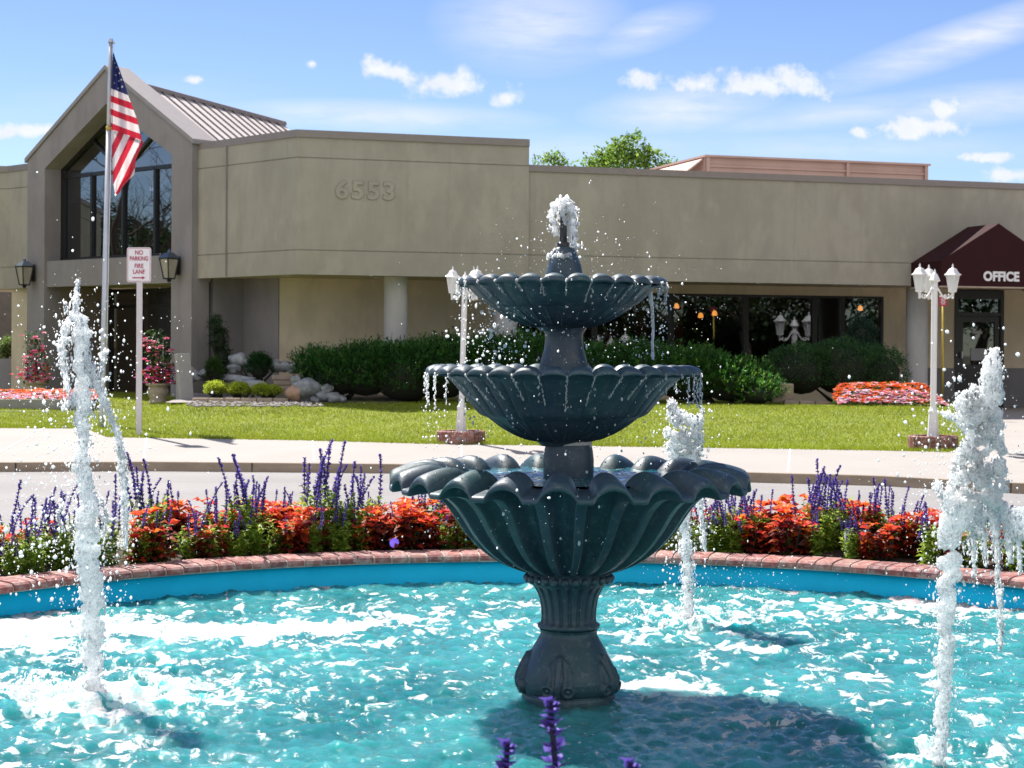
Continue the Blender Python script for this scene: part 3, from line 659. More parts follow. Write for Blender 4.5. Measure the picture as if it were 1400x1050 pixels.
mb = MB(); mb.lathe([(PR+r+(.008 if i < 4 else 0), z-.006) for i, (r, z) in enumerate(prof)], 208, (FX,FY,0)); mb.build('mortar', M['mortar'], co, True)
# flower border round the pool
mb = MB(); mb.lathe([(PR+.215,.30),(PR+.5,.335),(PR+1.0,.33),(PR+1.45,.20),(PR+1.62,.1)], 120, (FX,FY,0))
bed = mb.build('flower_border', M['soil'], None, True); bed['kind'] = 'structure'
mb = MB(); mb.lathe([(PR+1.6,-.02),(PR+1.6,.13),(PR+1.62,.145),(PR+1.74,.145),(PR+1.76,.13),(PR+1.76,-.02)], 120, (FX,FY,0)); kk = mb.build('border_kerb', M['kerb'], None, True); kk['kind'] = 'structure'

# ------------------------------------------------------------------ water
JETS = {'left': onz(127, 948, WZ), 'back': onz(941, 848, WZ), 'right': onz(1287, 1046, WZ)}
def waves(X, Y):
    r2 = np.random.default_rng(11); Z = np.zeros_like(X)
    for lam, amp, nn in ((1.1,.006,5),(.62,.0080,7),(.34,.0062,9),(.19,.0062,11),(.11,.0032,12)):
        for _ in range(nn):
            th = r2.uniform(0, 2*np.pi); k = 2*np.pi/(lam*r2.uniform(.75,1.3)); ph = r2.uniform(0, 6.28)
            s = np.sin(k*(X*np.cos(th)+Y*np.sin(th))+ph + 1.2*np.sin(1.7*X+ph)*np.cos(1.3*Y-ph)); Z += amp/math.sqrt(nn)*1.5*(1-np.abs(s)**.8*1.6+.2*s)
    return Z
step = .018; g1 = np.arange(-PR, PR+step, step); GX, GY = np.meshgrid(g1, g1, indexing='ij'); n1 = len(g1)
# rows close to the camera stay, everything outside the wall goes
Z = waves(GX, GY); X0 = GX+FX; Y0 = GY+FY
amp = np.ones_like(Z)*.8; foam = np.full_like(Z, 0.283) + .045*np.sin(2.3*X0+1.4*np.sin(1.9*Y0))*np.sin(3.1*Y0+1.2*np.sin(2.2*X0+1)) + .035*np.sin(6.1*X0+2*np.sin(2.7*Y0+2))*np.sin(7.3*Y0+1.5*np.sin(3.2*X0))
for nm, pw, fw in (('left',.9,.20),('back',.8,.15),('right',.7,.10)):
    p = JETS[nm]; d = np.hypot(X0-p.x, Y0-p.y); amp += pw*np.exp(-(d/.55)**2); Z += .012*np.sin(d*21-1.0)*np.exp(-d/.7)*(d > .02)
    foam += fw*np.exp(-(d/.36)**2) + .06*np.exp(-(d/.9)**2)
pl = onz(60, 860, WZ); wv_ = 1+.35*np.sin(3.7*X0+2.1*np.sin(2.9*Y0))+.25*np.sin(8.3*Y0+2*np.sin(5*X0)); d = np.hypot((X0-pl.x)/1.1, (Y0-pl.y)/.34)*wv_; foam += .34*np.exp(-d**2)           # rafts of foam drifted to the wall
pl = onz(330, 858, WZ); d = np.hypot((X0-pl.x)/.5, (Y0-pl.y)/.20); foam += .20*np.exp(-d**2)
pr = onz(1370, 826, WZ); d = np.hypot((X0-pr.x)/.75, (Y0-pr.y)/.36); foam += .36*np.exp(-d**2)
pr = onz(1120, 800, WZ); d = np.hypot((X0-pr.x)/.6, (Y0-pr.y)/.2); foam += .16*np.exp(-d**2)
pr = onz(905, 942, WZ); d = np.hypot((X0-pr.x)/.22, (Y0-pr.y)/.16); foam += .42*np.exp(-d**2)
pc = onz(960, 1040, WZ); d = np.hypot((X0-pc.x)/.8, (Y0-pc.y)/.45); foam -= .16*np.exp(-d**2)
foam -= .12*np.clip((6.3-Y0)/2.0, 0, 1)
foam -= .25*np.exp(-((np.hypot(GX, GY)-.2)/.12)**2)
Z = Z*amp + WZ; Z -= Z[n1//2-60:n1//2+60, n1//2-60:n1//2+60].mean() - WZ
keep = np.hypot(GX, GY) < PR+.012
idx = -np.ones(GX.size, dtype=np.int64); kk_ = np.flatnonzero(keep.ravel()); idx[kk_] = np.arange(len(kk_)); I = idx.reshape(n1, n1)
a, b, c, d4 = I[:-1,:-1], I[1:,:-1], I[1:,1:], I[:-1,1:]; okq = (a >= 0) & (b >= 0) & (c >= 0) & (d4 >= 0)
Fw = np.stack([a[okq], b[okq], c[okq], d4[okq]], 1); Vw = np.stack([X0.ravel()[kk_], Y0.ravel()[kk_], Z.ravel()[kk_]], 1)
me = raw_mesh('water', Vw, Fw, None, True)
at_ = me.attributes.new('foam', 'FLOAT', 'POINT'); at_.data.foreach_set('value', foam.ravel()[kk_].astype(np.float32))
t = NT('pool_water')
fo = t.new('ShaderNodeAttribute', attribute_name='foam').outputs['Fac']
co_ = t.coords()
wob = t.n.new('ShaderNodeTexNoise'); wob.inputs['Scale'].default_value = 3.0; wob.inputs['Detail'].default_value = 2; t.l.new(co_, wob.inputs['Vector'])
wv = t.n.new('ShaderNodeVectorMath'); wv.operation = 'MULTIPLY_ADD'; t.l.new(wob.outputs['Color'], wv.inputs[0]); wv.inputs[1].default_value = (.35,.35,0); t.l.new(co_, wv.inputs[2])
n_a = t.noise(5.4, 5, .55, wv.outputs[0], stretch=(1.25,.8,1)); n_b = t.noise(15, 4, .5, wv.outputs[0], stretch=(1.25,.75,1))
dens = t.math('ADD', t.math('MULTIPLY_ADD', n_b, .70, t.math('MULTIPLY', n_a, .75)), fo)         # ~ .72 + foam
m1 = t.sstep(dens, 1.11, 1.135)
# holes: foam is a lace of bubbles
vo = t.new('ShaderNodeTexVoronoi', Scale=70.0); t.l.new(co_, vo.inputs['Vector']); lace = t.sstep(vo.outputs['Distance'], .12, .42)
thin = t.math('MULTIPLY', t.sstep(dens, 1.06, 1.14), t.math('MULTIPLY', lace, .30))
solid = t.math('MULTIPLY', m1, t.math('MULTIPLY_ADD', t.sstep(dens, 1.16, 1.30), .35, t.math('MULTIPLY_ADD', lace, .50, .40), clamp=True), clamp=True)
# small bubbles everywhere
vs = t.new('ShaderNodeTexVoronoi', Scale=26.0); t.l.new(wv.outputs[0], vs.inputs['Vector']); sp_ = t.math('MULTIPLY', t.math('LESS_THAN', vs.outputs['Distance'], .16), t.sstep(t.noise(5, 3, .5), .52, .62, 0, .8))
fm = t.math('MAXIMUM', t.math('MAXIMUM', solid, thin), sp_, clamp=True)
milk = t.ramp(t.noise(1.1, 4, .55, wv.outputs[0]), [(.34, (0.013,.130,.140)), (.66, (.056,.262,.268))])
milk = t.mix(t.sstep(fo, .32, .9, 0, .55), milk, (.22,.55,.53))
t.col(t.mix(fm, milk, (.43,.44,.44)))
t.p(Roughness=t.math('MULTIPLY_ADD', fm, .55, .05)); t.b.inputs['IOR'].default_value = 1.33; t.b.inputs['Specular IOR Level'].default_value = .5
t.b.inputs['Subsurface Weight'].default_value = 1.0; t.b.inputs['Subsurface Radius'].default_value = (.35,1,1); t.b.inputs['Subsurface Scale'].default_value = .55
hb = t.math('MULTIPLY_ADD', fm, .8, t.math('MULTIPLY_ADD', t.noise(26, 4, .6, wv.outputs[0]), .9, t.math('MULTIPLY', t.noise(70, 3, .6), .25)))
t.bump(hb, .65, .013)
me.materials.append(t.mat)
water = put('water', me); water['kind'] = 'structure'; tag(water, 'rippled turquoise pool water with drifting white foam')

# ================================================================== FOUNTAIN
t = NT('painted_cast_stone')
n0 = t.noise(5, 6, .65); n2 = t.noise(3.0, 5, .6, stretch=(1,1,.3))
geo = t.n.new('ShaderNodeNewGeometry'); sz = t.n.new('ShaderNodeSeparateXYZ'); t.l.new(t.coords(), sz.inputs[0])
a = t.ramp(n0, [(.3, (.022,.040,.060)), (.7, (.042,.067,.094))])
a = t.mix(t.sstep(n2, .40, .72, 0, .8), a, (.018,.064,.066))
a = t.mix(t.sstep(t.noise(34, 5, .7), .52, .74, 0, .55), a, (.15,.185,.185))
t.col(a); t.p(Roughness=t.sstep(t.noise(9, 4, .6), .3, .7, .34, .62)); t.b.inputs['Specular IOR Level'].default_value = .5; t.bump(t.noise(70, 5, .65), .22, .006); M['stone'] = t.mat
fo_ = thing('tiered_fountain', 'dark blue green cast stone fountain of three scalloped tiers in the pool', 'fountain', (FX, FY, WZ))
O = lambda dx=0: (FX+dx, FY, 0)
# pedestal with leaf relief
def acanthus(u, v):                                    # u across, v up, both about -1..1 ; relief height 0..1
    h = 0
    lobe = max(0, 1-abs(v-.0)/1.0)
    wdt = .75*(1-((v+.1)/1.15)**2)
    if abs(u) < wdt: h = .45 + .35*math.cos(u*16 + abs(v)*3)*(.4+.6*abs(u)) 
    for cx, cy_, r in ((-.5,-.62,.36),(.5,-.62,.36)):
        d = math.hypot(u-cx, v-cy_)
        if d < r: h = max(h, .75 + .3*math.cos(d/r*9))
    if abs(u) < .09 and v < .95: h = 1.0
    return h
V = []; F = []; prof = [(.126,.452),(.120,.44),(.122,.425),(.135,.40),(.150,.375),(.166,.345),(.183,.315),(.198,.285),(.207,.262),(.210,.24),(.207,.215),(.199,.195),(.19,.185),(.196,.178),(.199,.168),(.199,.157),(.196,.05)]
zs = np.interp(np.linspace(0, 1, 90), np.linspace(0, 1, len(prof)), [p[1] for p in prof]); rs = np.interp(np.linspace(0, 1, 90), np.linspace(0, 1, len(prof)), [p[0] for p in prof]); n = 360
lc = [math.radians(-90-14+72*k) for k in range(5)]
for z, r in zip(zs, rs):
    for k in range(n):
        th = 2*math.pi*k/n; rr = r
        for c_ in lc:
            da = (th-c_+math.pi) % (2*math.pi) - math.pi; u = da*r/.085; v = (z-.272)/.088
            if abs(u) < 1.05 and abs(v) < 1.05: rr += .021*acanthus(u, v)
        V.append((rr*math.cos(th), rr*math.sin(th), z-WZ))
F = [[i*n+k, i*n+(k+1)%n, (i+1)*n+(k+1)%n, (i+1)*n+k] for i in range(len(zs)-1) for k in range(n)]
put('pedestal', raw_mesh('pedestal', np.array(V), np.array(F), M['stone'], True), fo_)
# fluted column with a ring below and beads above
mb = MB(); pr_ = [(.118,.452),(.132,.458),(.134,.470),(.120,.478),(.117,.50),(.119,.54),(.126,.58),(.137,.61),(.150,.632),(.158,.64),(.160,.648),(.168,.652)]
def flute(th, i): return 1 - (.085*max(0, math.cos(th*20))**.6 if 3 <= i <= 8 else 0)
mb.lathe(pr_, 320, O(), flute); mb.build('column', M['stone'], fo_, True)
mb = MB(); mb.lathe([(.160,.65),(.178,.654),(.182,.668),(.176,.684),(.165,.70)], 64, O())
for k in range(26):
    th = 2*math.pi*k/26; mb.ball((FX+.178*math.cos(th), FY+.178*math.sin(th), .668), .0185, 10)
mb.build('beaded_collar', M['stone'], fo_, True)
# large lower bowl: channels that end in lips, arched humps between them
def bowl_profile(name, PV, PH, N, ph, seg, sub, sharp, cx=0.0, power=.5):
    def rs_(P, m):
        P = np.array(P); d = np.concatenate([[0], np.cumsum(np.hypot(*np.diff(P, axis=0).T))]); tq = np.linspace(0, 1, len(P)); return np.stack([np.interp(np.linspace(0, 1, m), tq, P[:, k]) for k in (0, 1)], 1)
    def smooth(Q):
        for _ in range(3):
            Q2 = Q.copy(); Q2[1:-1] = .25*Q[:-2]+.5*Q[1:-1]+.25*Q[2:]; Q = Q2
        return Q
    m = sub; A = smooth(rs_(PV, m)); B = smooth(rs_(PH, m)); n = seg
    th = 2*np.pi*np.arange(n)/n; q = np.abs(((N*(th-ph)/(2*np.pi)) % 1) - .5)/sharp; c = np.clip(1-np.clip(q, 0, 1)**2, 0, 1)**power
    for _ in range(2): c = (np.roll(c, 1)+c*2+np.roll(c, -1))/4
    V = np.empty((m, n, 3))
    for i in range(m):
        r = A[i, 0]*(1-c)+B[i, 0]*c; z = A[i, 1]*(1-c)+B[i, 1]*c
        V[i, :, 0] = r*np.cos(th)+cx; V[i, :, 1] = r*np.sin(th); V[i, :, 2] = z-WZ
    F = np.array([[i*n+k, (i+1)*n+k, (i+1)*n+(k+1)%n, i*n+(k+1)%n] for i in range(m-1) for k in range(n)])
    return put(name, raw_mesh(name, V.reshape(-1, 3), F[:, ::-1], M['stone'], True), fo_)
PV = [(.16,.695),(.215,.70),(.30,.735),(.37,.782),(.425,.835),(.468,.89),(.503,.945),(.54,.995),(.59,1.035),(.65,1.05),(.71,1.05),(.755,1.042),(.768,1.045),(.772,1.056),(.766,1.067),(.74,1.075),(.70,1.082),(.65,1.092),(.60,1.095),(.55,1.088),(.50,1.06),(.45,1.0),(.38,.92),(.1,.88)]
PH = [(.15,.70),(.185,.71),(.24,.745),(.30,.79),(.35,.84),(.392,.89),(.43,.945),(.475,1.01),(.53,1.075),(.59,1.12),(.66,1.136),(.72,1.122),(.755,1.095),(.764,1.10),(.768,1.113),(.755,1.13),(.72,1.143),(.67,1.156),(.62,1.163),(.57,1.155),(.52,1.12),(.46,1.03),(.38,.92),(.1,.88)]
vph = -math.pi/2 + math.atan2((791-777)/355, .766)
bowl_profile('lower_bowl', PV, PH, 22, vph, 1320, 110, .35, 0.0, .62)
def disc_water(name, label, r, z, seed):
    mb = MB(); n = 96; rings = 26; r2 = random.Random(seed); V = [Vector((FX, FY, z))]; F = []
    for i in range(1, rings+1):
        for k in range(n):
            th = 2*math.pi*k/n; rr = r*i/rings; x, y = rr*math.cos(th), rr*math.sin(th)
            V.append(Vector((FX+x, FY+y, z + .006*mnoise.noise((x*22, y*22, seed)) + .004*mnoise.noise((x*50, y*50, seed+5)))))
    F += [[0, 1+k, 1+(k+1)%n] for k in range(n)]
    for i in range(rings-1): F += [[1+i*n+k, 1+(i+1)*n+k, 1+(i+1)*n+(k+1)%n, 1+i*n+(k+1)%n] for k in range(n)]
    mb.add(V, F)
    return tag(mb.build(name, bw, None, True), label, 'water')
t = NT('bowl_water'); t.col(t.mix(t.sstep(t.noise(26, 5, .65), .56, .72), (.010,.10,.125), (.55,.72,.75))); t.p(Roughness=.06); t.b.inputs['IOR'].default_value = 1.33; t.bump(t.noise(38, 3), .5, .01); bw = t.mat
disc_water('bowl_water', 'clear teal water filling the large lower bowl of the fountain', .60, 1.102, 1)
disc_water('bowl_water', 'water brimming in the middle bowl of the fountain', .53, 1.539, 2)
disc_water('bowl_water', 'water brimming in the small top bowl of the fountain', .40, 1.912, 3)
DX = -.026
mb = MB(); mb.lathe([(.10,1.05),(.108,1.12),(.108,1.17),(.104,1.21),(.098,1.235),(.097,1.25)], 48, O(-.004)); mb.build('neck', M['stone'], fo_, True)
mb = MB(); mb.lathe([(.0985,1.236),(.1015,1.238),(.1015,1.256),(.0985,1.258)], 48, O(-.006)); mb.build('white_band', simple('white_sealant', (.55,.56,.56), .6), fo_, True)
# middle bowl
PV = [(.092,1.245),(.108,1.262),(.135,1.285),(.175,1.305),(.225,1.328),(.285,1.352),(.340,1.374),(.358,1.386),(.392,1.43),(.43,1.475),(.462,1.515),(.492,1.535),(.525,1.543),(.56,1.545),(.578,1.543),(.582,1.55),(.575,1.557),(.55,1.56),(.51,1.556),(.47,1.53),(.40,1.48),(.2,1.44),(.05,1.43)]
PH = [(.092,1.245),(.108,1.262),(.136,1.285),(.176,1.305),(.227,1.328),(.288,1.352),(.345,1.374),(.366,1.386),(.40,1.43),(.440,1.475),(.473,1.515),(.50,1.540),(.53,1.556),(.56,1.562),(.582,1.553),(.590,1.561),(.584,1.578),(.55,1.592),(.51,1.590),(.47,1.55),(.40,1.48),(.2,1.44),(.05,1.43)]
mid_ph = -math.pi/2 + math.atan2((688-695)*.364/345, .55)
bowl_profile('middle_bowl', PV, PH, 33, -math.pi/2, 1650, 90, .47, DX-.004).location.z = -.014
def leaf_ring(name, r0, z0, r1, z1, N, dx, hgt):               # a wreath of pointed leaves under the bowl
    V = []; F = []; m = 10; n = N*12
    for i in range(m+1):
        s = i/m; r = r0+(r1-r0)*s; z = z0+(z1-z0)*s - .012*math.sin(s*math.pi)
        for k in range(n):
            th = 2*math.pi*k/n; q = (th*N/(2*math.pi)) % 1; e = abs(q-.5)*2
            hh = (hgt*(1-e**2)*(.6+.4*math.cos(e*9)) + hgt*.5*(e < .12))*math.sin(min(1, s*5)*1.57)*math.cos(s**2*1.57)
            V.append(((r+hh)*math.cos(th)+dx, (r+hh)*math.sin(th), z-hh*.8-WZ))
    F = [[i*n+k, i*n+(k+1)%n, (i+1)*n+(k+1)%n, (i+1)*n+k] for i in range(m) for k in range(n)]
    return put(name, raw_mesh(name, V, F, M['stone'], True), fo_)
leaf_ring('leaf_wreath', .108, 1.264, .335, 1.378, 22, DX-.004, .006).location.z = -.014
mb = MB(); mb.lathe([(.108,1.50),(.106,1.56),(.098,1.60),(.086,1.64),(.081,1.68),(.082,1.71),(.094,1.728),(.098,1.738),(.09,1.748)], 48, O(DX)); mb.build('neck', M['stone'], fo_, True)
PV = [(.088,1.742),(.105,1.757),(.14,1.775),(.19,1.795),(.245,1.82),(.29,1.842),(.322,1.862),(.348,1.885),(.368,1.905),(.39,1.922),(.415,1.93),(.438,1.930),(.443,1.937),(.437,1.945),(.415,1.946),(.385,1.94),(.35,1.915),(.25,1.88),(.05,1.86)]
PH = [(.088,1.742),(.105,1.757),(.141,1.775),(.191,1.795),(.247,1.82),(.293,1.842),(.328,1.862),(.356,1.885),(.379,1.905),(.398,1.928),(.420,1.944),(.445,1.938),(.454,1.946),(.447,1.966),(.415,1.977),(.385,1.970),(.35,1.93),(.25,1.88),(.05,1.86)]
bowl_profile('top_bowl', PV, PH, 27, -math.pi/2+.017, 1350, 80, .47, DX-.012).location.z = -.022
leaf_ring('leaf_wreath', .095, 1.757, .30, 1.845, 26, DX-.012, .005).location.z = -.022
mb = MB(); mb.lathe([(.085,1.90),(.080,1.96),(.072,2.0),(.06,2.035),(.048,2.062),(.043,2.075),(.02,2.082),(.0,2.083)], 40, O(DX)); mb.build('finial', M['stone'], fo_, True)
mb = MB(); mb.lathe([(.026,2.07),(.027,2.095),(.024,2.10),(.016,2.102),(.015,2.22),(.019,2.222),(.019,2.245),(.0,2.246)], 24, O(DX-.005)); mb.build('spout_pipe', M['black'], fo_, True)

# ================================================================== FALLING AND LEAPING WATER
def water_mat(name, lo, hi, grain, bumpy):
    """aerated water: part of the light goes straight through, the rest wanders among the bubbles"""
    t = NT(name); t.n.remove(t.b)
    tp = t.n.new('ShaderNodeBsdfTransparent'); tp.inputs[0].default_value = (.95,.985,.99,1)
    tl = t.n.new('ShaderNodeBsdfTranslucent'); tl.inputs[0].default_value = (.97,.99,1,1)
    ss = t.n.new('ShaderNodeSubsurfaceScattering'); ss.inputs['Color'].default_value = (.985,.995,1,1); ss.inputs['Scale'].default_value = .35; ss.inputs['Radius'].default_value = (.9,1,1.04)
    gs = t.n.new('ShaderNodeBsdfGlossy'); gs.inputs['Roughness'].default_value = .10
    fr = t.n.new('ShaderNodeFresnel'); fr.inputs[0].default_value = 1.33
    if bumpy:
        bp = t.n.new('ShaderNodeBump'); bp.inputs['Strength'].default_value = .6; bp.inputs['Distance'].default_value = .012
        t.l.new(t.math('ADD', t.noise(85, 5, .7), t.math('MULTIPLY', t.noise(220, 3, .6), .6)), bp.inputs['Height'])
        for s_ in (ss, gs, tl): t.l.new(bp.outputs[0], s_.inputs['Normal'])
    a = t.n.new('ShaderNodeMixShader'); a.inputs[0].default_value = .22; t.l.new(ss.outputs[0], a.inputs[1]); t.l.new(tl.outputs[0], a.inputs[2])
    b = t.n.new('ShaderNodeMixShader'); t.l.new(t.sstep(t.math('MULTIPLY_ADD', t.noise(grain, 4, .7), .65, t.math('MULTIPLY', t.noise(13, 4, .6), .35)), .40, .54, lo, hi), b.inputs[0]); t.l.new(tp.outputs[0], b.inputs[1]); t.l.new(a.outputs[0], b.inputs[2])
    c = t.n.new('ShaderNodeMixShader'); t.l.new(t.math('MULTIPLY', fr.outputs[0], .45), c.inputs[0]); t.l.new(b.outputs[0], c.inputs[1]); t.l.new(gs.outputs[0], c.inputs[2])
    t.l.new(c.outputs[0], t.out.inputs[0]); return t.mat
M['froth'] = water_mat('frothy_water', .45, .98, 80, True)
M['drop'] = water_mat('water_drop', .55, .95, 120, False)
import bmesh
def ico_template(sub):
    bm = bmesh.new(); bmesh.ops.create_icosphere(bm, subdivisions=sub, radius=1); bm.verts.ensure_lookup_table()
    V = np.array([v.co[:] for v in bm.verts]); F = np.array([[v.index for v in f.verts] for f in bm.faces]); bm.free(); return V, F
ICO1 = ico_template(1); ICO2 = ico_template(2)
def balls_mesh(name, C, R, mat, tmpl=ICO1, stretch=None, smooth=True):
    C = np.asarray(C); R = np.asarray(R); V0, F0_ = tmpl; n = len(C)
    S = R[:, None, None]*V0[None]
    if stretch is not None: S = S*np.asarray(stretch)[:, None, :]
    V = (C[:, None, :] + S).reshape(-1, 3); F = (F0_[None] + (np.arange(n)*len(V0))[:, None, None]).reshape(-1, 3)
    return raw_mesh(name, V, F, mat, smooth)
LOOSE = []
def keep_largest(me):                     # the body of the jet stays one piece; what has torn off goes to the droplets
    bm = bmesh.new(); bm.from_mesh(me); bm.verts.ensure_lookup_table(); seen = [False]*len(bm.verts); comps = []
    for v in bm.verts:
        if seen[v.index]: continue
        st = [v]; seen[v.index] = True; c = []
        while st:
            q = st.pop(); c.append(q)
            for e in q.link_edges:
                o = e.other_vert(q)
                if not seen[o.index]: seen[o.index] = True; st.append(o)
        comps.append(c)
    comps.sort(key=len, reverse=True); LOOSE.clear()
    drop = [v for c in comps[1:] for v in c]
    if drop:
        dm = bm.copy(); keep = set(v.index for v in drop); dm.verts.ensure_lookup_table()
        bmesh.ops.delete(dm, geom=[v for v in dm.verts if v.index not in keep], context='VERTS'); m2 = bpy.data.meshes.new('splash'); dm.to_mesh(m2); dm.free(); LOOSE.append(m2)
        bmesh.ops.delete(bm, geom=drop, context='VERTS')
    bm.to_mesh(me); bm.free(); return me
def remeshed(name, C, R, voxel, mat, disp=.006, dscale=.03, sm=5):
    o = put('tmp', balls_mesh('tmp', C, R, None))
    r = o.modifiers.new('r', 'REMESH'); r.mode = 'VOXEL'; r.voxel_size = voxel; r.use_smooth_shade = True
    s = o.modifiers.new('s', 'SMOOTH'); s.iterations = sm; s.factor = .5
    tx = bpy.data.textures.new('c', 'CLOUDS'); tx.noise_scale = dscale; tx.noise_depth = 2
    d = o.modifiers.new('d0', 'DISPLACE'); t2 = bpy.data.textures.new('c', 'CLOUDS'); t2.noise_scale = dscale*4; t2.noise_depth = 3; d.texture = t2; d.strength = disp*3; d.mid_level = .5; d.texture_coords = 'LOCAL'
    d = o.modifiers.new('d', 'DISPLACE'); d.texture = tx; d.strength = disp*2; d.mid_level = .5; d.texture_coords = 'LOCAL'
    bpy.context.view_layer.update(); dg = bpy.context.evaluated_depsgraph_get()
    me = bpy.data.meshes.new_from_object(o.evaluated_get(dg)); om = o.data; bpy.data.objects.remove(o); bpy.data.meshes.remove(om)
    me = keep_largest(me); me.name = name; me.materials.clear(); me.materials.append(mat); me.polygons.foreach_set('use_smooth', np.ones(len(me.polygons), dtype=bool)); return me
class Froth:
    def __init__(s, d, core=.88, nd=10): s.C = []; s.R = []; s.d = d; s.k = d/FPX; s.core = core; s.nd = nd; s.SC = []; s.SR = []; s.SS = []
    def shell(s, x, y, r, dd, n):
        for _ in range(n):
            th = random.uniform(0, 6.28); o = r*(random.uniform(.8,1.1) if random.random() < .6 else 1+abs(random.gauss(0,.42))); p = at(x+math.cos(th)*o, y+random.uniform(-.8,.8)*r, s.d+dd+math.sin(th)*o*s.k)
            if p.z < WZ: continue
            q = random.random()**2.6; s.SC.append(p[:]); s.SR.append((.42+1.35*q)*s.k); s.SS.append((random.uniform(.7,1.1), random.uniform(.7,1.1), random.uniform(1.0,2.8)))
    def fill(s, rows, n, r0, r1, dep=.35):                 # rows of (py, left, right): a body of water between two outlines
        ys = [q[0] for q in rows]
        for _ in range(n):
            y = random.uniform(ys[0], ys[-1]); xl = np.interp(y, ys, [q[1] for q in rows]); xr = np.interp(y, ys, [q[2] for q in rows]); r = random.uniform(r0, r1); r = min(r, (xr-xl)*.5+.5)
            x = random.uniform(xl+r, max(xl+r, xr-r)); w_ = (xr-xl)*.5; e = math.sqrt(max(0, 1-((x-(xl+xr)/2)/max(1, w_))**2)); dd = random.uniform(-1, 1)*w_*dep*2*e*s.k
            s.C.append(at(x, y, s.d+dd)[:]); s.R.append(r*s.k); s.shell(x, y, r, dd, 11)
        return s
    def strand(s, pts, jit=.35, fill=2.2, doff=0.0):        # (px, py, radius in px [, depth offset m])
        for a, b in zip(pts[:-1], pts[1:]):
            L = math.hypot(b[0]-a[0], b[1]-a[1]); n = max(1, int(L/(.5*(a[2]+b[2]))*fill))
            for i in range(n):
                q = (i+random.random()*.5)/n; x = a[0]+(b[0]-a[0])*q; y = a[1]+(b[1]-a[1])*q; r = (a[2]+(b[2]-a[2])*q)*1.14
                dd = (a[3] if len(a) > 3 else 0)*(1-q) + (b[3] if len(b) > 3 else 0)*q + doff; s.shell(x, y, r, dd, s.nd if r >= 5.4 else 3)
                rr = r*random.uniform(.62,.98)*(s.core if r >= 5.4 else 1.0); th = random.uniform(0, 6.28); o = (r-rr)*random.uniform(.2,1)+r*jit*random.uniform(0,.25)
                p = at(x+math.cos(th)*o, y+random.uniform(-.3,.3)*r, s.d+dd+math.sin(th)*o*s.k); s.C.append(p[:]); s.R.append(rr*s.k)
                for _q in range(1 if random.random() < .35 else 0):    # froth on the outside
                    th = random.uniform(0, 6.28); o = r*random.uniform(.75,1.12); r3 = r*random.uniform(.07,.22)
                    p = at(x+math.cos(th)*o, y+random.uniform(-.6,.6)*r, s.d+dd+math.sin(th)*o*s.k); s.C.append(p[:]); s.R.append(max(.0022, r3*s.k))
        return s
    def blob(s, px, py, rx, ry, n, r0, r1, dd=0.0, dep=1.0):
        for _ in range(n):
            v = rng.normal(0, .5, 3); L = np.linalg.norm(v)
            if L > 1: v /= L
            p = at(px+v[0]*rx, py+v[1]*ry, s.d+dd+v[2]*rx*dep*s.k); s.C.append(p[:]); s.R.append(random.uniform(r0, r1)*s.k)
        return s
def drops(spec):                       # spec: list of (n, px, py, sx, sy, depth, sdepth, rmin_px, rmax_px)
    C = []; R = []; S = []
    for n, px, py, sx, sy, d, sd, r0, r1 in spec:
        for _ in range(n):
            x = rng.normal(px, sx); y = rng.normal(py, sy); dd = d + float(np.clip(rng.normal(0, sd), -2.2*sd, 2.2*sd)); k = dd/FPX
            p = at(x, y, dd)
            if p.z < WZ+.01: continue
            C.append(p[:]); q = rng.random()**4.5; R.append((r0+(r1-r0)*q)*k); S.append((rng.uniform(.65,1.2), rng.uniform(.7,1.1), rng.uniform(.7,1.6)))
    return C, R, S
def spray(name, spec, label, tmpl=ICO1):
    C, R, S = drops(spec); o = put(name, balls_mesh(name, C, R, M['drop'], tmpl, S)); o['kind'] = 'stuff'; o['label'] = label; return o
# --- left jet
D = JETS['left'].y; fr1 = Froth(D)
fr1.strand([(131,955,12),(127,920,15),(126,890,17),(124,845,18),(124,800,19),(122,755,20),(119,710,17),(117,680,15),(112,638,12),(114,600,10),(112,564,11),(111,534,14),(109,500,13),(110,474,13),(114,447,15)], fill=2.6)
fr1.strand([(114,450,14),(106,432,11),(99,432,8),(103,417,6),(105,396,2.8),(106,381,3.2)], .2)
fr1.strand([(96,432,3.5),(91,425,2.2),(88,411,1.6)], .1); fr1.strand([(94,436,7,.05),(87,458,6.5,.06),(85,482,5.5,.07),(88,510,4.5,.08),(93,536,4,.1)], .3); fr1.strand([(95,462,4),(82,478,3),(78,470,2)], .2)
fr1.strand([(113,470,6),(122,498,5,-.04),(130,518,6,-.06),(141,546,6.5,-.08),(152,570,5.5,-.1),(161,594,4.5,-.12),(166,620,5,-.13),(168,652,5,-.13),(171,695,4,-.14),(172,750,3.2,-.14)], .3)
fr1.strand([(134,522,3.4,-.06),(139,504,3,-.06),(142,492,2.6,-.06),(145,479,4.4,-.06)], .1); fr1.strand([(138,520,3.4),(150,518,2.6)], .1)
fr1.strand([(120,560,9),(110,545,10),(98,548,6),(84,560,4)], .5); fr1.strand([(104,640,8),(101,628,6)], .3)
fr1.strand([(140,735,3,.05),(146,705,2.6,.05),(138,680,2.4,.05)], .2); fr1.strand([(132,700,4),(146,714,3),(160,708,2)], .2); fr1.strand([(84,690,2.5),(78,705,2),(86,726,2)], .2)
fr1.shell(44, 930, 16, 0, 160); fr1.shell(28, 945, 14, .05, 120); fr1.shell(70, 950, 26, 0, 160); fr1.shell(150, 955, 24, 0, 140)
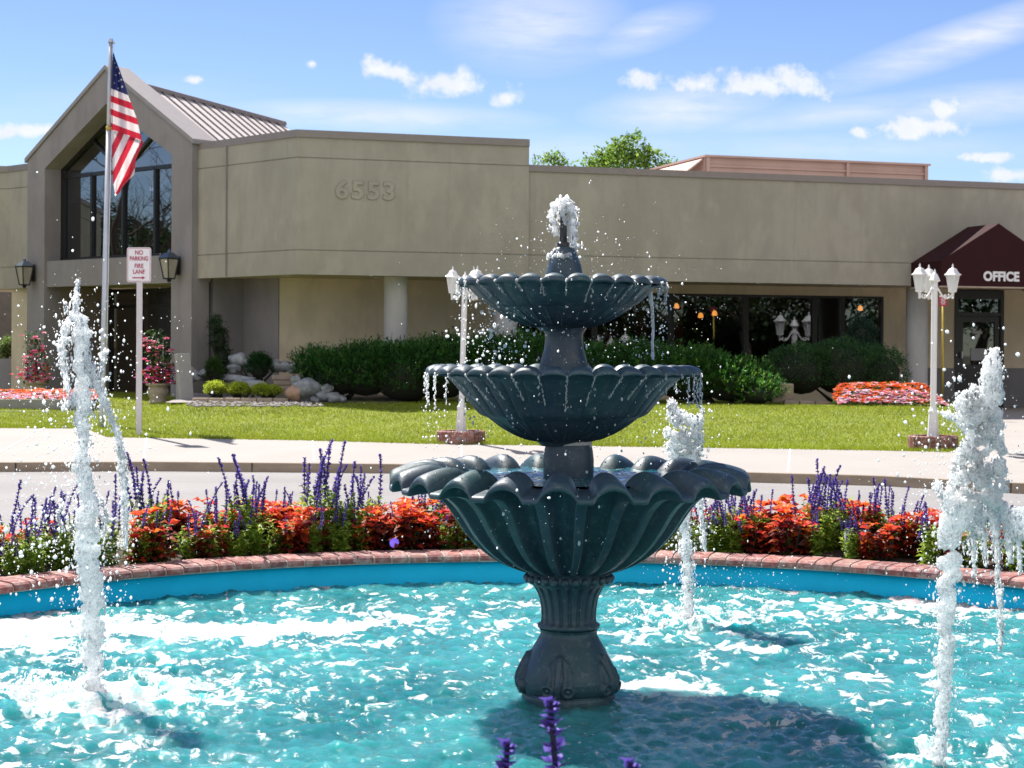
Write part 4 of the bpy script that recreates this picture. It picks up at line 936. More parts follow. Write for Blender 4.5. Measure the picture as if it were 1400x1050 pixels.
for _ in range(46):
    px_ = random.gauss(80,52); fr1.blob(px_, random.gauss(966,9), 9, 2.5, 4, 1.0, 3.0, random.gauss(0,.10)); fr1.shell(px_, 958, 10, random.gauss(0,.1), 22)
def shed(f, parent):
    if LOOSE:
        m2 = LOOSE.pop(); m2.materials.clear(); m2.materials.append(M['froth']); m2.polygons.foreach_set('use_smooth', np.ones(len(m2.polygons), dtype=bool)); o = put('splash', m2, parent); o['kind'] = 'stuff'
    o = put('droplets', balls_mesh('droplets', f.SC, f.SR, M['drop'], ICO1, f.SS), parent); o['kind'] = 'stuff'
me = remeshed('water_jet', fr1.C, fr1.R, .005, M['froth'], .0038, .011)
shed(fr1, tag(put('water_jet', me), 'tall white water jet with a forked head at the left side of the pool', 'water jet', 'jets round the pool'))
spray('spray', [(420,110,560,45,85,D,.12,.6,3.0),(330,95,650,42,60,D,.14,.6,2.8),(420,70,740,50,45,D-.1,.16,.6,3.4),(380,120,700,24,90,D,.08,.4,2.4),(380,130,830,26,60,D,.08,.5,3.0),(420,70,955,75,16,D-.05,.12,.5,2.6),(240,110,470,55,55,D,.12,.4,2.4),(220,230,955,60,16,D,.1,.5,1.8),(90,190,560,45,80,D,.2,.5,2.6)], 'white droplets thrown off the left water jet', ICO1)
# --- back jet
D = JETS['back'].y; fr2 = Froth(D)
fr2.strand([(941,852,9),(940,815,7.5),(939,775,7),(937,735,8),(934,700,11),(936,660,18),(936,632,20),(935,608,22)], fill=2.6)
fr2.fill([(548,914,920),(560,912,928),(572,909,962),(590,907,965),(612,908,966),(636,914,962)], 170, 2.5, 7)
fr2.strand([(917,562,4),(916,552,2),(918,546,1.2)], .3); fr2.strand([(955,575,4),(961,562,2.4),(958,556,1.4)], .3)
fr2.strand([(952,660,5),(957,690,4),(961,720,3.5),(963,752,2.5)], .4); fr2.strand([(926,660,5),(923,690,4),(925,715,3)], .4)
for _ in range(60): fr2.blob(random.gauss(925,48), random.gauss(852,6), 9, 2.4, 4, .8, 2.8, random.gauss(0,.16))
me = remeshed('water_jet', fr2.C, fr2.R, .006, M['froth'], .0038, .011)
shed(fr2, tag(put('water_jet', me), 'short foaming water jet rising behind the lower bowl of the fountain', 'water jet', 'jets round the pool'))
spray('spray', [(260,936,600,26,34,D,.1,.5,2.6),(360,940,740,26,50,D,.1,.5,2.2),(420,930,842,60,12,D-.1,.2,.4,1.8),(200,1010,800,60,26,D,.2,.4,1.4)], 'droplets scattered round the short jet behind the fountain')
# --- right jet
D = JETS['right'].y; fr3 = Froth(D)
fr3.strand([(1286,1080,10),(1285,1040,10),(1287,1000,11),(1289,950,12),(1290,900,14),(1293,850,14),(1295,800,15),(1298,760,18),(1303,720,22),(1312,690,26)], fill=2.4)
fr3.fill([(478,1356,1361),(490,1346,1370),(505,1341,1373),(530,1338,1373),(560,1330,1373),(590,1318,1374),(610,1306,1379),(640,1298,1381),(665,1288,1382),(700,1284,1392)], 330, 3, 10)
fr3.fill([(525,1328,1345),(545,1309,1345),(560,1303,1345),(585,1310,1345)], 60, 2.5, 6)
fr3.strand([(1330,600,10),(1315,575,8),(1305,572,7),(1293,566,5),(1285,564,3)], .5); fr3.strand([(1322,580,12),(1312,552,9),(1319,538,6)], .5)
fr3.strand([(1300,690,8),(1285,672,6),(1281,655,4)], .5)
for x0, y1, r in ((1330,790,6),(1345,775,5),(1340,745,7),(1362,800,6),(1378,770,7),(1392,785,5),(1400,740,9),(1412,770,7),(1385,740,9)):
    fr3.strand([(x0-4,700,r+4),(x0,730,r),(x0+2,y1-14,r*.6),(x0+3,y1,r*.45)], .4)
fr3.strand([(1366,800,5),(1368,850,3.6),(1368,890,2.6)], .4); fr3.strand([(1342,640,3.5),(1332,612,3)], .2)
for _ in range(26): fr3.blob(random.gauss(1290,40), random.gauss(1050,8), 8, 3, 4, 1, 3, random.gauss(0,.1))
me = remeshed('water_jet', fr3.C, fr3.R, .005, M['froth'], .0038, .011)
shed(fr3, tag(put('water_jet', me), 'broad plume of white water bursting up at the right edge of the pool', 'water jet', 'jets round the pool'))
spray('spray', [(420,1300,690,34,55,D,.1,.4,2.6),(380,1330,610,40,70,D,.12,.4,3.4),(420,1295,840,24,80,D,.08,.4,2.4),(330,1370,780,38,55,D,.12,.4,2.8),(160,1285,560,30,30,D,.1,.4,2.4),(220,1330,960,60,60,D,.15,.4,2.4),(80,1260,640,40,60,D,.1,.4,2.4)], 'white droplets flying round the plume at the right')
# --- dollop of water over the spout
D = FY; f4 = Froth(D, .8, 8)
f4.blob(770,278,17,11,46,2.6,3.4); f4.strand([(757,282,7),(755,297,6.5),(758,313,5),(762,322,3.5)], .4); f4.strand([(783,282,7),(783,298,6.5),(783,315,6.5),(783,330,6.5),(785,344,6)], .4)
f4.strand([(768,276,7,-.05),(769,292,3.5,-.05),(774,308,3,-.05)], .4); f4.strand([(770,280,8,.05),(764,300,6,.05)], .4); f4.strand([(756,346,4),(748,352,3)], .5); f4.strand([(774,345,6,-.02),(788,352,4)], .5); f4.strand([(758,348,4,-.06),(770,350,4,-.07),(780,349,4,-.06)], .4)
me = remeshed('water_spout', f4.C, f4.R, .0042, M['froth'], .0016, .010)
shed(f4, tag(put('water_spout', me), 'mushroom of glassy water bubbling over the spout at the top of the fountain', 'water spout'))
# --- overflow from the scallops of the tiers: clinging trickles and falling drops
def overflow(name, label, N, ph, r_out, z_lip, z_end, r_end, px0, dx, rmul=1.0):
    C = []; R = []; S = []
    for k in range(N):
        th = ph + 2*math.pi*k/N; ca, sa = math.cos(th), math.sin(th)
        L = random.uniform(.5, 1.2); n = int(26*L)+6
        for i in range(n):
            q = i/n*min(L, 1); z = z_lip + .006 + (z_end-z_lip)*q; r = r_out + (r_end-r_out)*max(0, q-.06)**.9 + .006
            if abs(ca) > .86 or random.random() < .12: r = r_out + .008 + random.gauss(0,.003)       # falls free at the sides
            C.append((FX+dx+r*ca+random.gauss(0,.0016), FY+r*sa, z)); R.append(rmul*random.uniform(.0016,.0036)*(1.25 if i > n-3 else 1)); S.append((1,1,1.9))
        for i in range(random.randint(3, 10)):
            z = z_end - random.random()**1.4*.30; C.append((FX+dx+(r_out+random.gauss(0,.012))*ca+random.gauss(0,.01), FY+(r_out+random.gauss(0,.015))*sa, z)); R.append(random.uniform(.0016,.0042)); S.append((1,1,1.4))
        for i in range(3): C.append((FX+dx+(r_out-.01)*ca+random.gauss(0,.004), FY+(r_out-.01)*sa, z_lip+.008)); R.append(random.uniform(.004,.007)); S.append((1.2,1.2,.7))
    o = put(name, balls_mesh(name, C, R, M['drop'], ICO2, S)); o['kind'] = 'stuff'; o['label'] = label; return o
overflow('falling_water', 'trickles running from the scallops of the top bowl', 27, -math.pi/2+.017, .440, 1.918, 1.833, .335, 770, DX-.012)
overflow('falling_water', 'trickles running from the scallops of the middle bowl', 33, -math.pi/2, .580, 1.534, 1.386, .385, 770, DX-.004)
f5 = Froth(FY, 1.0, 2)
f5.strand([(888,394,5,.05),(889,402,4,.05),(892,425,3,.05),(893,450,2.4,.05),(892,475,2.4,.05),(893,492,2.4,.05)], .3); f5.strand([(905,386,3.5),(899,402,2.6),(893,420,2.4)], .3); f5.strand([(640,392,3),(646,408,2),(652,425,1.8)], .3); f5.strand([(652,396,3),(662,412,2),(666,428,1.8)], .3); f5.strand([(634,390,3),(640,402,2)], .3)
f5.strand([(597,500,3),(600,512,2),(604,522,1.8)], .3); f5.strand([(611,502,3),(618,515,2),(620,540,1.8)], .3); f5.strand([(920,505,3),(928,516,2.4),(935,512,2)], .3); f5.strand([(940,506,2.6),(941,520,1.8)], .3); f5.strand([(727,437,2.4),(728,452,2),(726,462,2)], .3)
me = remeshed('falling_water', f5.C, f5.R, .003, M['froth'], .0008, .010); o = tag(put('falling_water', me), 'thicker streams pouring off the ends of the upper tiers'); o['kind'] = 'stuff'
spray('spray', [(260,680,455,26,30,FY,.2,.5,2.8),(160,700,430,35,30,FY,.2,.4,1.8),(120,640,560,26,60,FY,.2,.5,2.2),(140,890,450,18,40,FY,.1,.4,2.2),(260,770,420,110,60,FY-.3,.2,.35,1.3),(300,780,560,120,80,FY-.5,.2,.35,1.5),(160,770,345,40,22,FY,.1,.35,2.0),(200,850,445,60,45,FY,.2,.35,1.4),(140,640,700,60,40,FY,.2,.4,1.6),(60,770,720,50,60,FY-.8,.05,.6,2.4)], 'fine drops falling round the tiers of the fountain', ICO2)
# ================================================================== PLANTS
def nrm(a): return a/np.maximum(1e-9, np.linalg.norm(a, axis=-1, keepdims=True))
def leaves(P, D, L, W, fold=.25, droop=.25, roll=None):
    """five-point leaves: base, left, right, rib, tip -> verts (n*5,3), tris (n*4,3)"""
    n = len(P); D = nrm(D); up = np.tile(np.array([0., 0, 1]), (n, 1)) + rng.normal(0, .35, (n, 3))
    S = nrm(np.cross(D, up)); U = nrm(np.cross(S, D)); L = np.broadcast_to(np.asarray(L, float), (n,))[:, None]; W = np.broadcast_to(np.asarray(W, float), (n,))[:, None]
    V = np.empty((n, 5, 3)); V[:, 0] = P; mid = P + D*L*.48 + U*L*.05
    V[:, 1] = mid + S*W + U*W*fold; V[:, 2] = mid - S*W + U*W*fold; V[:, 3] = mid - U*W*.1; V[:, 4] = P + D*L - np.array([0, 0, 1.])*L*droop
    base = (np.arange(n)*5)[:, None, None]; F = base + np.array([[0,3,1],[0,2,3],[1,3,4],[3,2,4]])[None]
    return V.reshape(-1, 3), F.reshape(-1, 3)
def tints(n, cols, wts, jit=.18):
    c = np.array(cols)[rng.choice(len(cols), n, p=np.array(wts)/sum(wts))]; return np.clip(c*(1+rng.normal(0, jit, (n, 1)))+rng.normal(0, .004, (n, 3)), .002, 1)
def leafobj(name, V, F, T, parent=None, per=5, mat=None):
    return put(name, raw_mesh(name, V, F, mat or M['leaf'], False, None, np.repeat(T, per, 0)), parent)
G_SALVIA = ([(.24,.37,.045),(.32,.45,.06),(.14,.25,.035),(.46,.56,.085)], [4,3,2,2])
# ---- blue salvia
def spike_mesh(h, seed, bend=None):
    r = np.random.default_rng(seed); n = int(h/.0085); k = 5; P = []; D = []; T = []
    bend = r.normal(0, .10, 2) if bend is None else bend
    def ax(s): return np.array([bend[0]*s*s*h, bend[1]*s*s*h, s*h])
    for i in range(n):
        s = .12+.88*i/n
        if (i % 3) == 2 and s < .8: continue
        for q in range(k):
            th = r.uniform(0, 6.28); P.append(ax(s)); D.append((math.cos(th), math.sin(th), .7)); T.append([(.13,.09,.42),(.20,.14,.60),(.32,.24,.74),(.07,.045,.22)][r.choice(4, p=[.36,.34,.12,.18])])
    P = np.array(P); D = np.array(D); V, F = leaves(P, D, r.uniform(.012,.024,len(P))*(1.2-.5*(P[:, 2]/h)), r.uniform(.0045,.009,len(P)), .3, .0)
    T = np.array(T); T = np.repeat(T, 5, 0)
    m = 6; sv = []; sf = []                              # stem
    for i in range(m+1):
        for q in range(4): sv.append(ax(i/m) + np.array([math.cos(q*1.57), math.sin(q*1.57), 0])*.0028)
    for i in range(m):
        for q in range(4): a, b, c, d = i*4+q, i*4+(q+1)%4, (i+1)*4+(q+1)%4, (i+1)*4+q; sf += [[a,b,c],[a,c,d]]
    V = np.concatenate([V, np.array(sv)]); F = np.concatenate([F, np.array(sf)+len(P)*5]); T = np.concatenate([T, np.tile(np.array([[.03,.03,.06]]), (len(sv), 1))])
    return raw_mesh('spike', V, F, M['petal'], False, None, T)
SPIKES = [spike_mesh(h, i) for i, h in enumerate((.17,.20,.24,.27,.22,.30))]
def salvia_foliage(h, seed):
    r = np.random.default_rng(seed); P = []; D = []
    for _ in range(16):
        th = r.uniform(0, 6.28); rad = r.uniform(.02,.14); x0, y0 = rad*.45*math.cos(th), rad*.45*math.sin(th); x1, y1 = rad*math.cos(th), rad*math.sin(th); hh = h*r.uniform(.55,1.08)
        for i in range(15):
            s = i/15; p = (x0+(x1-x0)*s, y0+(y1-y0)*s, hh*s)
            for q in range(2):
                a = r.uniform(0, 6.28); P.append(p); D.append((math.cos(a), math.sin(a), r.uniform(.1,1.0)))
    P = np.array(P); D = np.array(D); V, F = leaves(P, D, r.uniform(.035,.075,len(P)), r.uniform(.007,.014,len(P)), .3, .25)
    return raw_mesh('foliage', V, F, M['leaf'], False, None, np.repeat(tints(len(P), *G_SALVIA), 5, 0))
SALV_F = [salvia_foliage(.32, 40+i) for i in range(4)]
def make_salvia(x, y, z, h=1.0, ns=9, label=None, group=None, spread=.13):
    r = thing('salvia', label, 'flower plant', (x, y, z), random.uniform(0, 6.28), group); r.scale = (h, h, h)
    put('foliage', random.choice(SALV_F), r)
    for i in range(ns):
        o = put('flower_spike', random.choice(SPIKES), r); th = random.uniform(0, 6.28); rad = random.uniform(.01, spread)
        o.location = (rad*math.cos(th), rad*math.sin(th), random.uniform(.17,.28)); o.rotation_euler = (-math.sin(th)*rad*2.2+random.gauss(0,.08), math.cos(th)*rad*2.2+random.gauss(0,.08), random.uniform(0,6.28))
        o.scale = [random.uniform(.8,1.2)]*3
    return r
# ---- red coleus
def coleus_mesh(seed):
    r = np.random.default_rng(seed); P = []; D = []; H = []
    for _ in range(15):
        th = r.uniform(0, 6.28); rad = r.uniform(.0,.15); hh = r.uniform(.16,.30)*(1-.6*rad); x, y = rad*math.cos(th), rad*math.sin(th)
        for lev in range(4):
            z = hh*(1-.25*lev); a0 = r.uniform(0, 1.57)
            for q in range(5 if lev == 0 else 4):
                a = a0+q*1.57 if lev else r.uniform(0, 6.28); P.append((x, y, z)); D.append((math.cos(a), math.sin(a), .55 if lev == 0 else .15)); H.append(lev)
    P = np.array(P); D = np.array(D); H = np.array(H)
    V, F = leaves(P, D, r.uniform(.05,.09,len(P)), r.uniform(.018,.031,len(P)), .25, .3)
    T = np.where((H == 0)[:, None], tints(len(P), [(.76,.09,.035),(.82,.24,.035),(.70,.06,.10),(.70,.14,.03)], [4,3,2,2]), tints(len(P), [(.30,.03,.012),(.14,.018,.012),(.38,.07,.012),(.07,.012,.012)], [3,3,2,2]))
    return raw_mesh('leaves', V, F, M['leaf'], False, None, np.repeat(T, 5, 0))
COL = [coleus_mesh(70+i) for i in range(5)]
def stems_mesh(seed, n, h, rad):
    r = random.Random(seed); mb = MB()
    for _ in range(n):
        th = r.uniform(0, 6.28); q = r.uniform(0, rad); mb.tube([(q*.3*math.cos(th), q*.3*math.sin(th), -.03), (q*math.cos(th), q*math.sin(th), h*r.uniform(.7,1))], [.005,.003], 5)
    me = raw_mesh('stems', mb.V, mb.F, M['stem_dark']); return me
STEMS = [stems_mesh(i, 12, .24, .13) for i in range(3)]
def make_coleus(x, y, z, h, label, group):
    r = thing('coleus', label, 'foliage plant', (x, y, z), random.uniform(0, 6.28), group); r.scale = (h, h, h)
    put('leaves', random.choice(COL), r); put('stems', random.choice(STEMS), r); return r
def bedpoint(px, rr):                   # where the ray through column px meets the ring of radius rr behind the pool
    u = ray(px, 760)[0]; a = 1+u*u; b = -2*(u*FX+FY); c = FX*FX+FY*FY-rr*rr; y = (-b+math.sqrt(b*b-4*a*c))/(2*a); return u*y, y
def bz(rr): return float(np.interp(rr-PR, [.245,.5,1.0,1.45], [.30,.335,.33,.20]))-.015
ROWS = [.38, .58, .80, 1.02]
clusters = [(-20,.9),(25,1.0),(60,.95),(88,1.1),(150,1.0),(200,1.2),(232,1.0),(262,.75),(300,1.05),(335,1.2),(352,1.0),(388,.8),(425,1.25),(440,1.35),(462,1.25),(490,1.2),(508,.9),(575,.85),(592,.95),(612,1.05),(950,.85),(985,1.0),(1005,.95),(1032,.9),(1110,1.0),(1128,1.15),(1142,1.2),(1172,.8),(1195,.95),(1215,1.0),(1235,.9),(1256,.85),(1330,1.0),(1352,.9),(1395,.95),(1420,1.0),(-50,1.0),(115,.9),(660,1.0),(700,.9),(740,1.0),(790,.9),(840,1.0),(890,1.0)]
SL = 'blue salvia clump with purple spikes %s in the border'
for px, h in clusters:
    rr = PR + random.choice(ROWS[:3]); x, y = bedpoint(px, rr)
    if px < 531: s_ = 'left of the fountain bowl'
    elif px < 920: s_ = 'partly behind the fountain bowl'
    else: s_ = 'right of the fountain bowl'
    make_salvia(x, y, bz(rr), h*.93, random.randint(6, 10), SL % s_, 'blue salvias in the border')
# smaller salvias along the front edge
for px in list(range(-20, 560, 34)) + list(range(600, 660, 30)) + list(range(905, 1420, 36)):
    px += random.uniform(-12, 12); rr = PR+.36; x, y = bedpoint(px, rr)
    if random.random() < .8: make_salvia(x, y, bz(rr), random.uniform(.55,.85), random.randint(1, 5), 'low green salvia with few short spikes at the coping edge', 'low salvias along the coping')
CL = 'red and orange coleus plant %s in the border'
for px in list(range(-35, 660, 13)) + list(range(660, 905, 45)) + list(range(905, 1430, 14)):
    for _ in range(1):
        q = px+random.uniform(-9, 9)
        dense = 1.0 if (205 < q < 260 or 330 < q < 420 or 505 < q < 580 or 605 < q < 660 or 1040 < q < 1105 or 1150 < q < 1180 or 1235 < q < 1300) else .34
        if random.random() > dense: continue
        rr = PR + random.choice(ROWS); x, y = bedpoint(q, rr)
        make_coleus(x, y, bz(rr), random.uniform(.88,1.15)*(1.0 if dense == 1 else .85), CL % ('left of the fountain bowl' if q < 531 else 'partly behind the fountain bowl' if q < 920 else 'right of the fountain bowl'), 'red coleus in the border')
NEAR_SPIKE = spike_mesh(.27, 3, (0.0, 0.0))
# a few salvias close to the camera, only their tips in the picture
for px, py, lab in ((752,952,'nearest purple salvia spike rising blurred in front of the fountain pedestal'),(688,1010,'blurred purple salvia spike left of the nearest one at the bottom'),(856,1036,'blurred purple salvia tip at the bottom right of the nearest spike')):
    p = at(px, py, 2.75 if px != 856 else 2.6)
    r = thing('salvia', lab, 'flower plant', (p.x, p.y, .3), 0, 'salvias near the camera')
    L = p.z-.3; put('foliage', SALV_F[0], r).scale = (1.2,1.2,(L-.34)/.31)
    for i in range(1):
        o = put('flower_spike', NEAR_SPIKE, r); o.scale = (1.6,1.6,1.15); o.location = (.026 if px == 752 else 0,0,L-.27*1.15)
        o.rotation_euler = (0, (-.085 if px == 752 else .02), i)
# ---- border lights
def stake_light(px, py0, py1, label):
    rr = PR+.42; x, y = bedpoint(px, rr); z0 = bz(rr); zt = at(px, py0, y).z
    r = thing('garden_stake_light', label, 'garden light', (x, y, z0), 0, 'stake lights in the border')
    mb = MB(); mb.tube([(x,y,z0-.03),(x,y,zt-.05)], .015, 8); mb.build('stake', M['galv'], r, True)
    mb = MB(); mb.lathe([(.02,0),(.026,.0),(.026,.045),(.018,.05),(0,.05)], 12, (x,y,zt-.05)); mb.build('head', M['black'], r, True)
stake_light(280, 712, 760, 'grey stake light in the border left of the fountain bowl'); stake_light(1157, 712, 757, 'grey stake light in the border right of the fountain bowl'); stake_light(558, 702, 747, 'dark stake beside the violet spotlight in the border')
rr = PR+.34; x, y = bedpoint(536, rr); z0 = bz(rr)
r = thing('spotlight', 'small black spotlight with a glowing violet lens on the border edge', 'spotlight', (x, y, z0)); c = Vector((x,y,z0+.075)); d = Vector((.35,-.93,.05)).normalized()
mb = MB(); mb.tube([c-d*.08, c-d*.07, c+d*.03, c+d*.05, c+d*.05], [.026,.034,.036,.040,.034], 18); mb.build('housing', M['black'], r, True)
mb = MB(); mb.tube([c+d*.047, c+d*.053], [.034,.030], 18); mb.build('lens', M['led'], r, True)
mb = MB(); mb.tube([c-d*.02, (x,y,z0-.03)], .010, 8); mb.build('stake', M['black'], r)

# ---- hedges and shrubs
def shrub(name, label, cat, blobs, n, L, W, cols, kind='juniper', group=None, base=None, core=True, spread=.6, trunk=0):
    """blobs: (x,y,z,rx,ry,rz) lumps; leaves gather on and just inside their surface"""
    b0 = base or (sum(b[0] for b in blobs)/len(blobs), sum(b[1] for b in blobs)/len(blobs), min(b[2]-b[5] for b in blobs))
    r = thing(name, label, cat, b0, 0, group); B = np.array(b0)
    vol = np.array([b[3]*b[5] for b in blobs]); ids = rng.choice(len(blobs), n, p=vol/vol.sum()); bl = np.array(blobs)[ids]
    dirs = nrm(rng.normal(0, 1, (n, 3))); dirs[:, 2] = np.where(dirs[:, 2] < -.35, -dirs[:, 2], dirs[:, 2]); rad = rng.uniform(.72, 1.06, n)**.7
    lump = np.array([mnoise.noise(tuple(v)) for v in (bl[:, :3] + dirs*1.0)*2.3]); rad = rad*(1+.16*lump)
    P = bl[:, :3] + dirs*bl[:, 3:6]*rad[:, None]
    P[:, 2] = np.maximum(P[:, 2], B[2]+.03)
    if kind == 'juniper':
        k = 9; ax = nrm(dirs*np.array([1,1,.5]) + np.array([0,0,.65]) + rng.normal(0, .3, (n, 3))); s = rng.uniform(0, 1, (n, k, 1)); Ls = L*rng.uniform(.6,1.7,(n,1,1))
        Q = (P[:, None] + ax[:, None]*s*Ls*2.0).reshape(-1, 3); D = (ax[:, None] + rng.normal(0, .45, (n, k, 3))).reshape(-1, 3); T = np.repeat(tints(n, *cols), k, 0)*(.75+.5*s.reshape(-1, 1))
        V, F = leaves(Q, D, L*rng.uniform(.6,1.1,len(Q)), W*rng.uniform(.7,1.2,len(Q)), .2, .05)
    else:
        k = 5; Q = (P[:, None] + rng.normal(0, L*.7, (n, k, 3))).reshape(-1, 3); D = (dirs[:, None] + rng.normal(0, spread, (n, k, 3)) + np.array([0,0,.25])).reshape(-1, 3); T = np.repeat(tints(n, *cols), k, 0)*(1+rng.normal(0, .12, (n*k, 1)))
        V, F = leaves(Q, D, L*rng.uniform(.6,1.2,len(Q)), W*rng.uniform(.7,1.2,len(Q)), .25, .15)
    leafobj('foliage', V-B, F, np.clip(T, .003, 1), r)
    if trunk:
        mb = MB()
        for b in blobs: mb.tube([(B[0],B[1],B[2]), (B[0]*.7+b[0]*.3, B[1]*.7+b[1]*.3, B[2]*.4+b[2]*.6), (b[0],b[1],b[2]+b[5]*.6)], [trunk, trunk*.6, .015], 6)
        mb.build('trunk', M['bark'], r, True)
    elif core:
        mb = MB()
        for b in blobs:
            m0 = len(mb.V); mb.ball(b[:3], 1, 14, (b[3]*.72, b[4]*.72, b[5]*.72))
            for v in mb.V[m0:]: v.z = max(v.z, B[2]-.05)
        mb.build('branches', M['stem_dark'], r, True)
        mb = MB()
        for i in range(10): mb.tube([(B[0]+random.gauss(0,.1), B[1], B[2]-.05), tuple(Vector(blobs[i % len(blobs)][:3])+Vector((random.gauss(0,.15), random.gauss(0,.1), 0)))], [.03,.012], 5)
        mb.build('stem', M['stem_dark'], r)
    return r
JUN = ([(.045,.135,.027),(.06,.18,.034),(.026,.085,.02),(.10,.23,.04)], [4,3,3,1])
def hb(px, py, d, rx, ry, rz): p = at(px, py, d); return (p.x, p.y, p.z, rx, ry, rz)
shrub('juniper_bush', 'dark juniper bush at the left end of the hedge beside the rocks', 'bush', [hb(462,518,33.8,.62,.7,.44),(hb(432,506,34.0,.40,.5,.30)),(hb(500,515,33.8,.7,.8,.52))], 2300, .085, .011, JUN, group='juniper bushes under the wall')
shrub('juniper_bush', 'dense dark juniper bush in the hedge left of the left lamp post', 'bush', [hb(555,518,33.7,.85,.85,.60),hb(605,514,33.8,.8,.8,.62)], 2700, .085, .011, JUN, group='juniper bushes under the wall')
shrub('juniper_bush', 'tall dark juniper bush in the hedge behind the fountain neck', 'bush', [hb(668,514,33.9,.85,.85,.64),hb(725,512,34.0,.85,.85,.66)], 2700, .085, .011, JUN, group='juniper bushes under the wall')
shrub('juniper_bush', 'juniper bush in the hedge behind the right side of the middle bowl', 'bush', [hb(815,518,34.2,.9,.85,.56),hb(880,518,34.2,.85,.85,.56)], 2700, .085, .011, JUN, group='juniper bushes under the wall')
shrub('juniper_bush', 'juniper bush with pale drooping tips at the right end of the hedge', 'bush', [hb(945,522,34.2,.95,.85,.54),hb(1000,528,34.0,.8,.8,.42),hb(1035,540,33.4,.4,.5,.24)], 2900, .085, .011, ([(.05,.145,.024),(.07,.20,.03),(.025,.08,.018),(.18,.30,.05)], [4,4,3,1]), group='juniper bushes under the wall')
BOX = ([(.05,.135,.042),(.075,.18,.055),(.03,.085,.03),(.11,.23,.065)], [4,3,3,1])
shrub('round_shrub', 'rounded clipped dark green shrub before the window right of the hedge', 'shrub', [hb(1095,510,35.3,.72,.75,.60),hb(1150,508,35.4,.85,.8,.64),hb(1200,512,35.5,.62,.75,.56)], 5200, .036, .013, BOX, 'leaf')
shrub('conifer_shrub', 'blue green conifer tip rising behind the rounded shrub', 'shrub', [hb(1178,468,36.6,.3,.3,.42),hb(1170,490,36.5,.45,.4,.4)], 700, .06, .009, ([(.03,.07,.05),(.04,.09,.06)], [1,1]))
YEL = ([(.50,.58,.05),(.40,.50,.045),(.60,.64,.08),(.22,.34,.03)], [4,3,2,2])
shrub('golden_shrub', 'leftmost of three small golden green shrubs in the gravel bed', 'shrub', [hb(295,533,33.45,.21,.21,.15)], 900, .026, .009, YEL, 'leaf', 'golden shrubs in the gravel bed')
shrub('golden_shrub', 'middle one of three small golden green shrubs in the gravel bed', 'shrub', [hb(326,533.5,33.45,.20,.21,.14)], 900, .026, .009, YEL, 'leaf', 'golden shrubs in the gravel bed')
shrub('golden_shrub', 'rightmost and widest of three golden green shrubs in the gravel bed', 'shrub', [hb(358,535,33.4,.20,.2,.13),hb(374,536,33.4,.17,.2,.11)], 1100, .026, .009, YEL, 'leaf', 'golden shrubs in the gravel bed')
shrub('dwarf_pine', 'dark green dwarf pine standing among the grey rocks', 'shrub', [hb(356,506,34.8,.22,.22,.22),hb(352,498,34.8,.12,.14,.16)], 800, .05, .007, ([(.02,.075,.02),(.03,.10,.025)], [1,1]))
shrub('young_conifer', 'small upright olive green conifer left of the rocks', 'shrub', [hb(293,512,34.7,.13,.13,.2),hb(292,502,34.7,.08,.08,.14)], 420, .045, .007, ([(.05,.10,.02),(.07,.13,.025)], [1,1]))
shrub('climbing_shrub', 'tall thin leafy shrub leaning against the shaded grey wall', 'shrub', [hb(294,446,35.3,.14,.14,.20),hb(300,465,35.3,.17,.15,.25),hb(305,488,35.3,.15,.15,.25),hb(306,505,35.3,.12,.12,.2)], 640, .045, .012, ([(.03,.08,.03),(.045,.11,.04),(.02,.05,.02)], [3,2,2]), 'leaf')
shrub('far_shrub', 'pale green shrub seen through the opening at the far left', 'shrub', [hb(19,478,44.5,.35,.4,.35),hb(12,485,44.5,.3,.4,.3)], 800, .05, .016, ([(.16,.24,.05),(.22,.30,.08)], [1,1]), 'leaf')
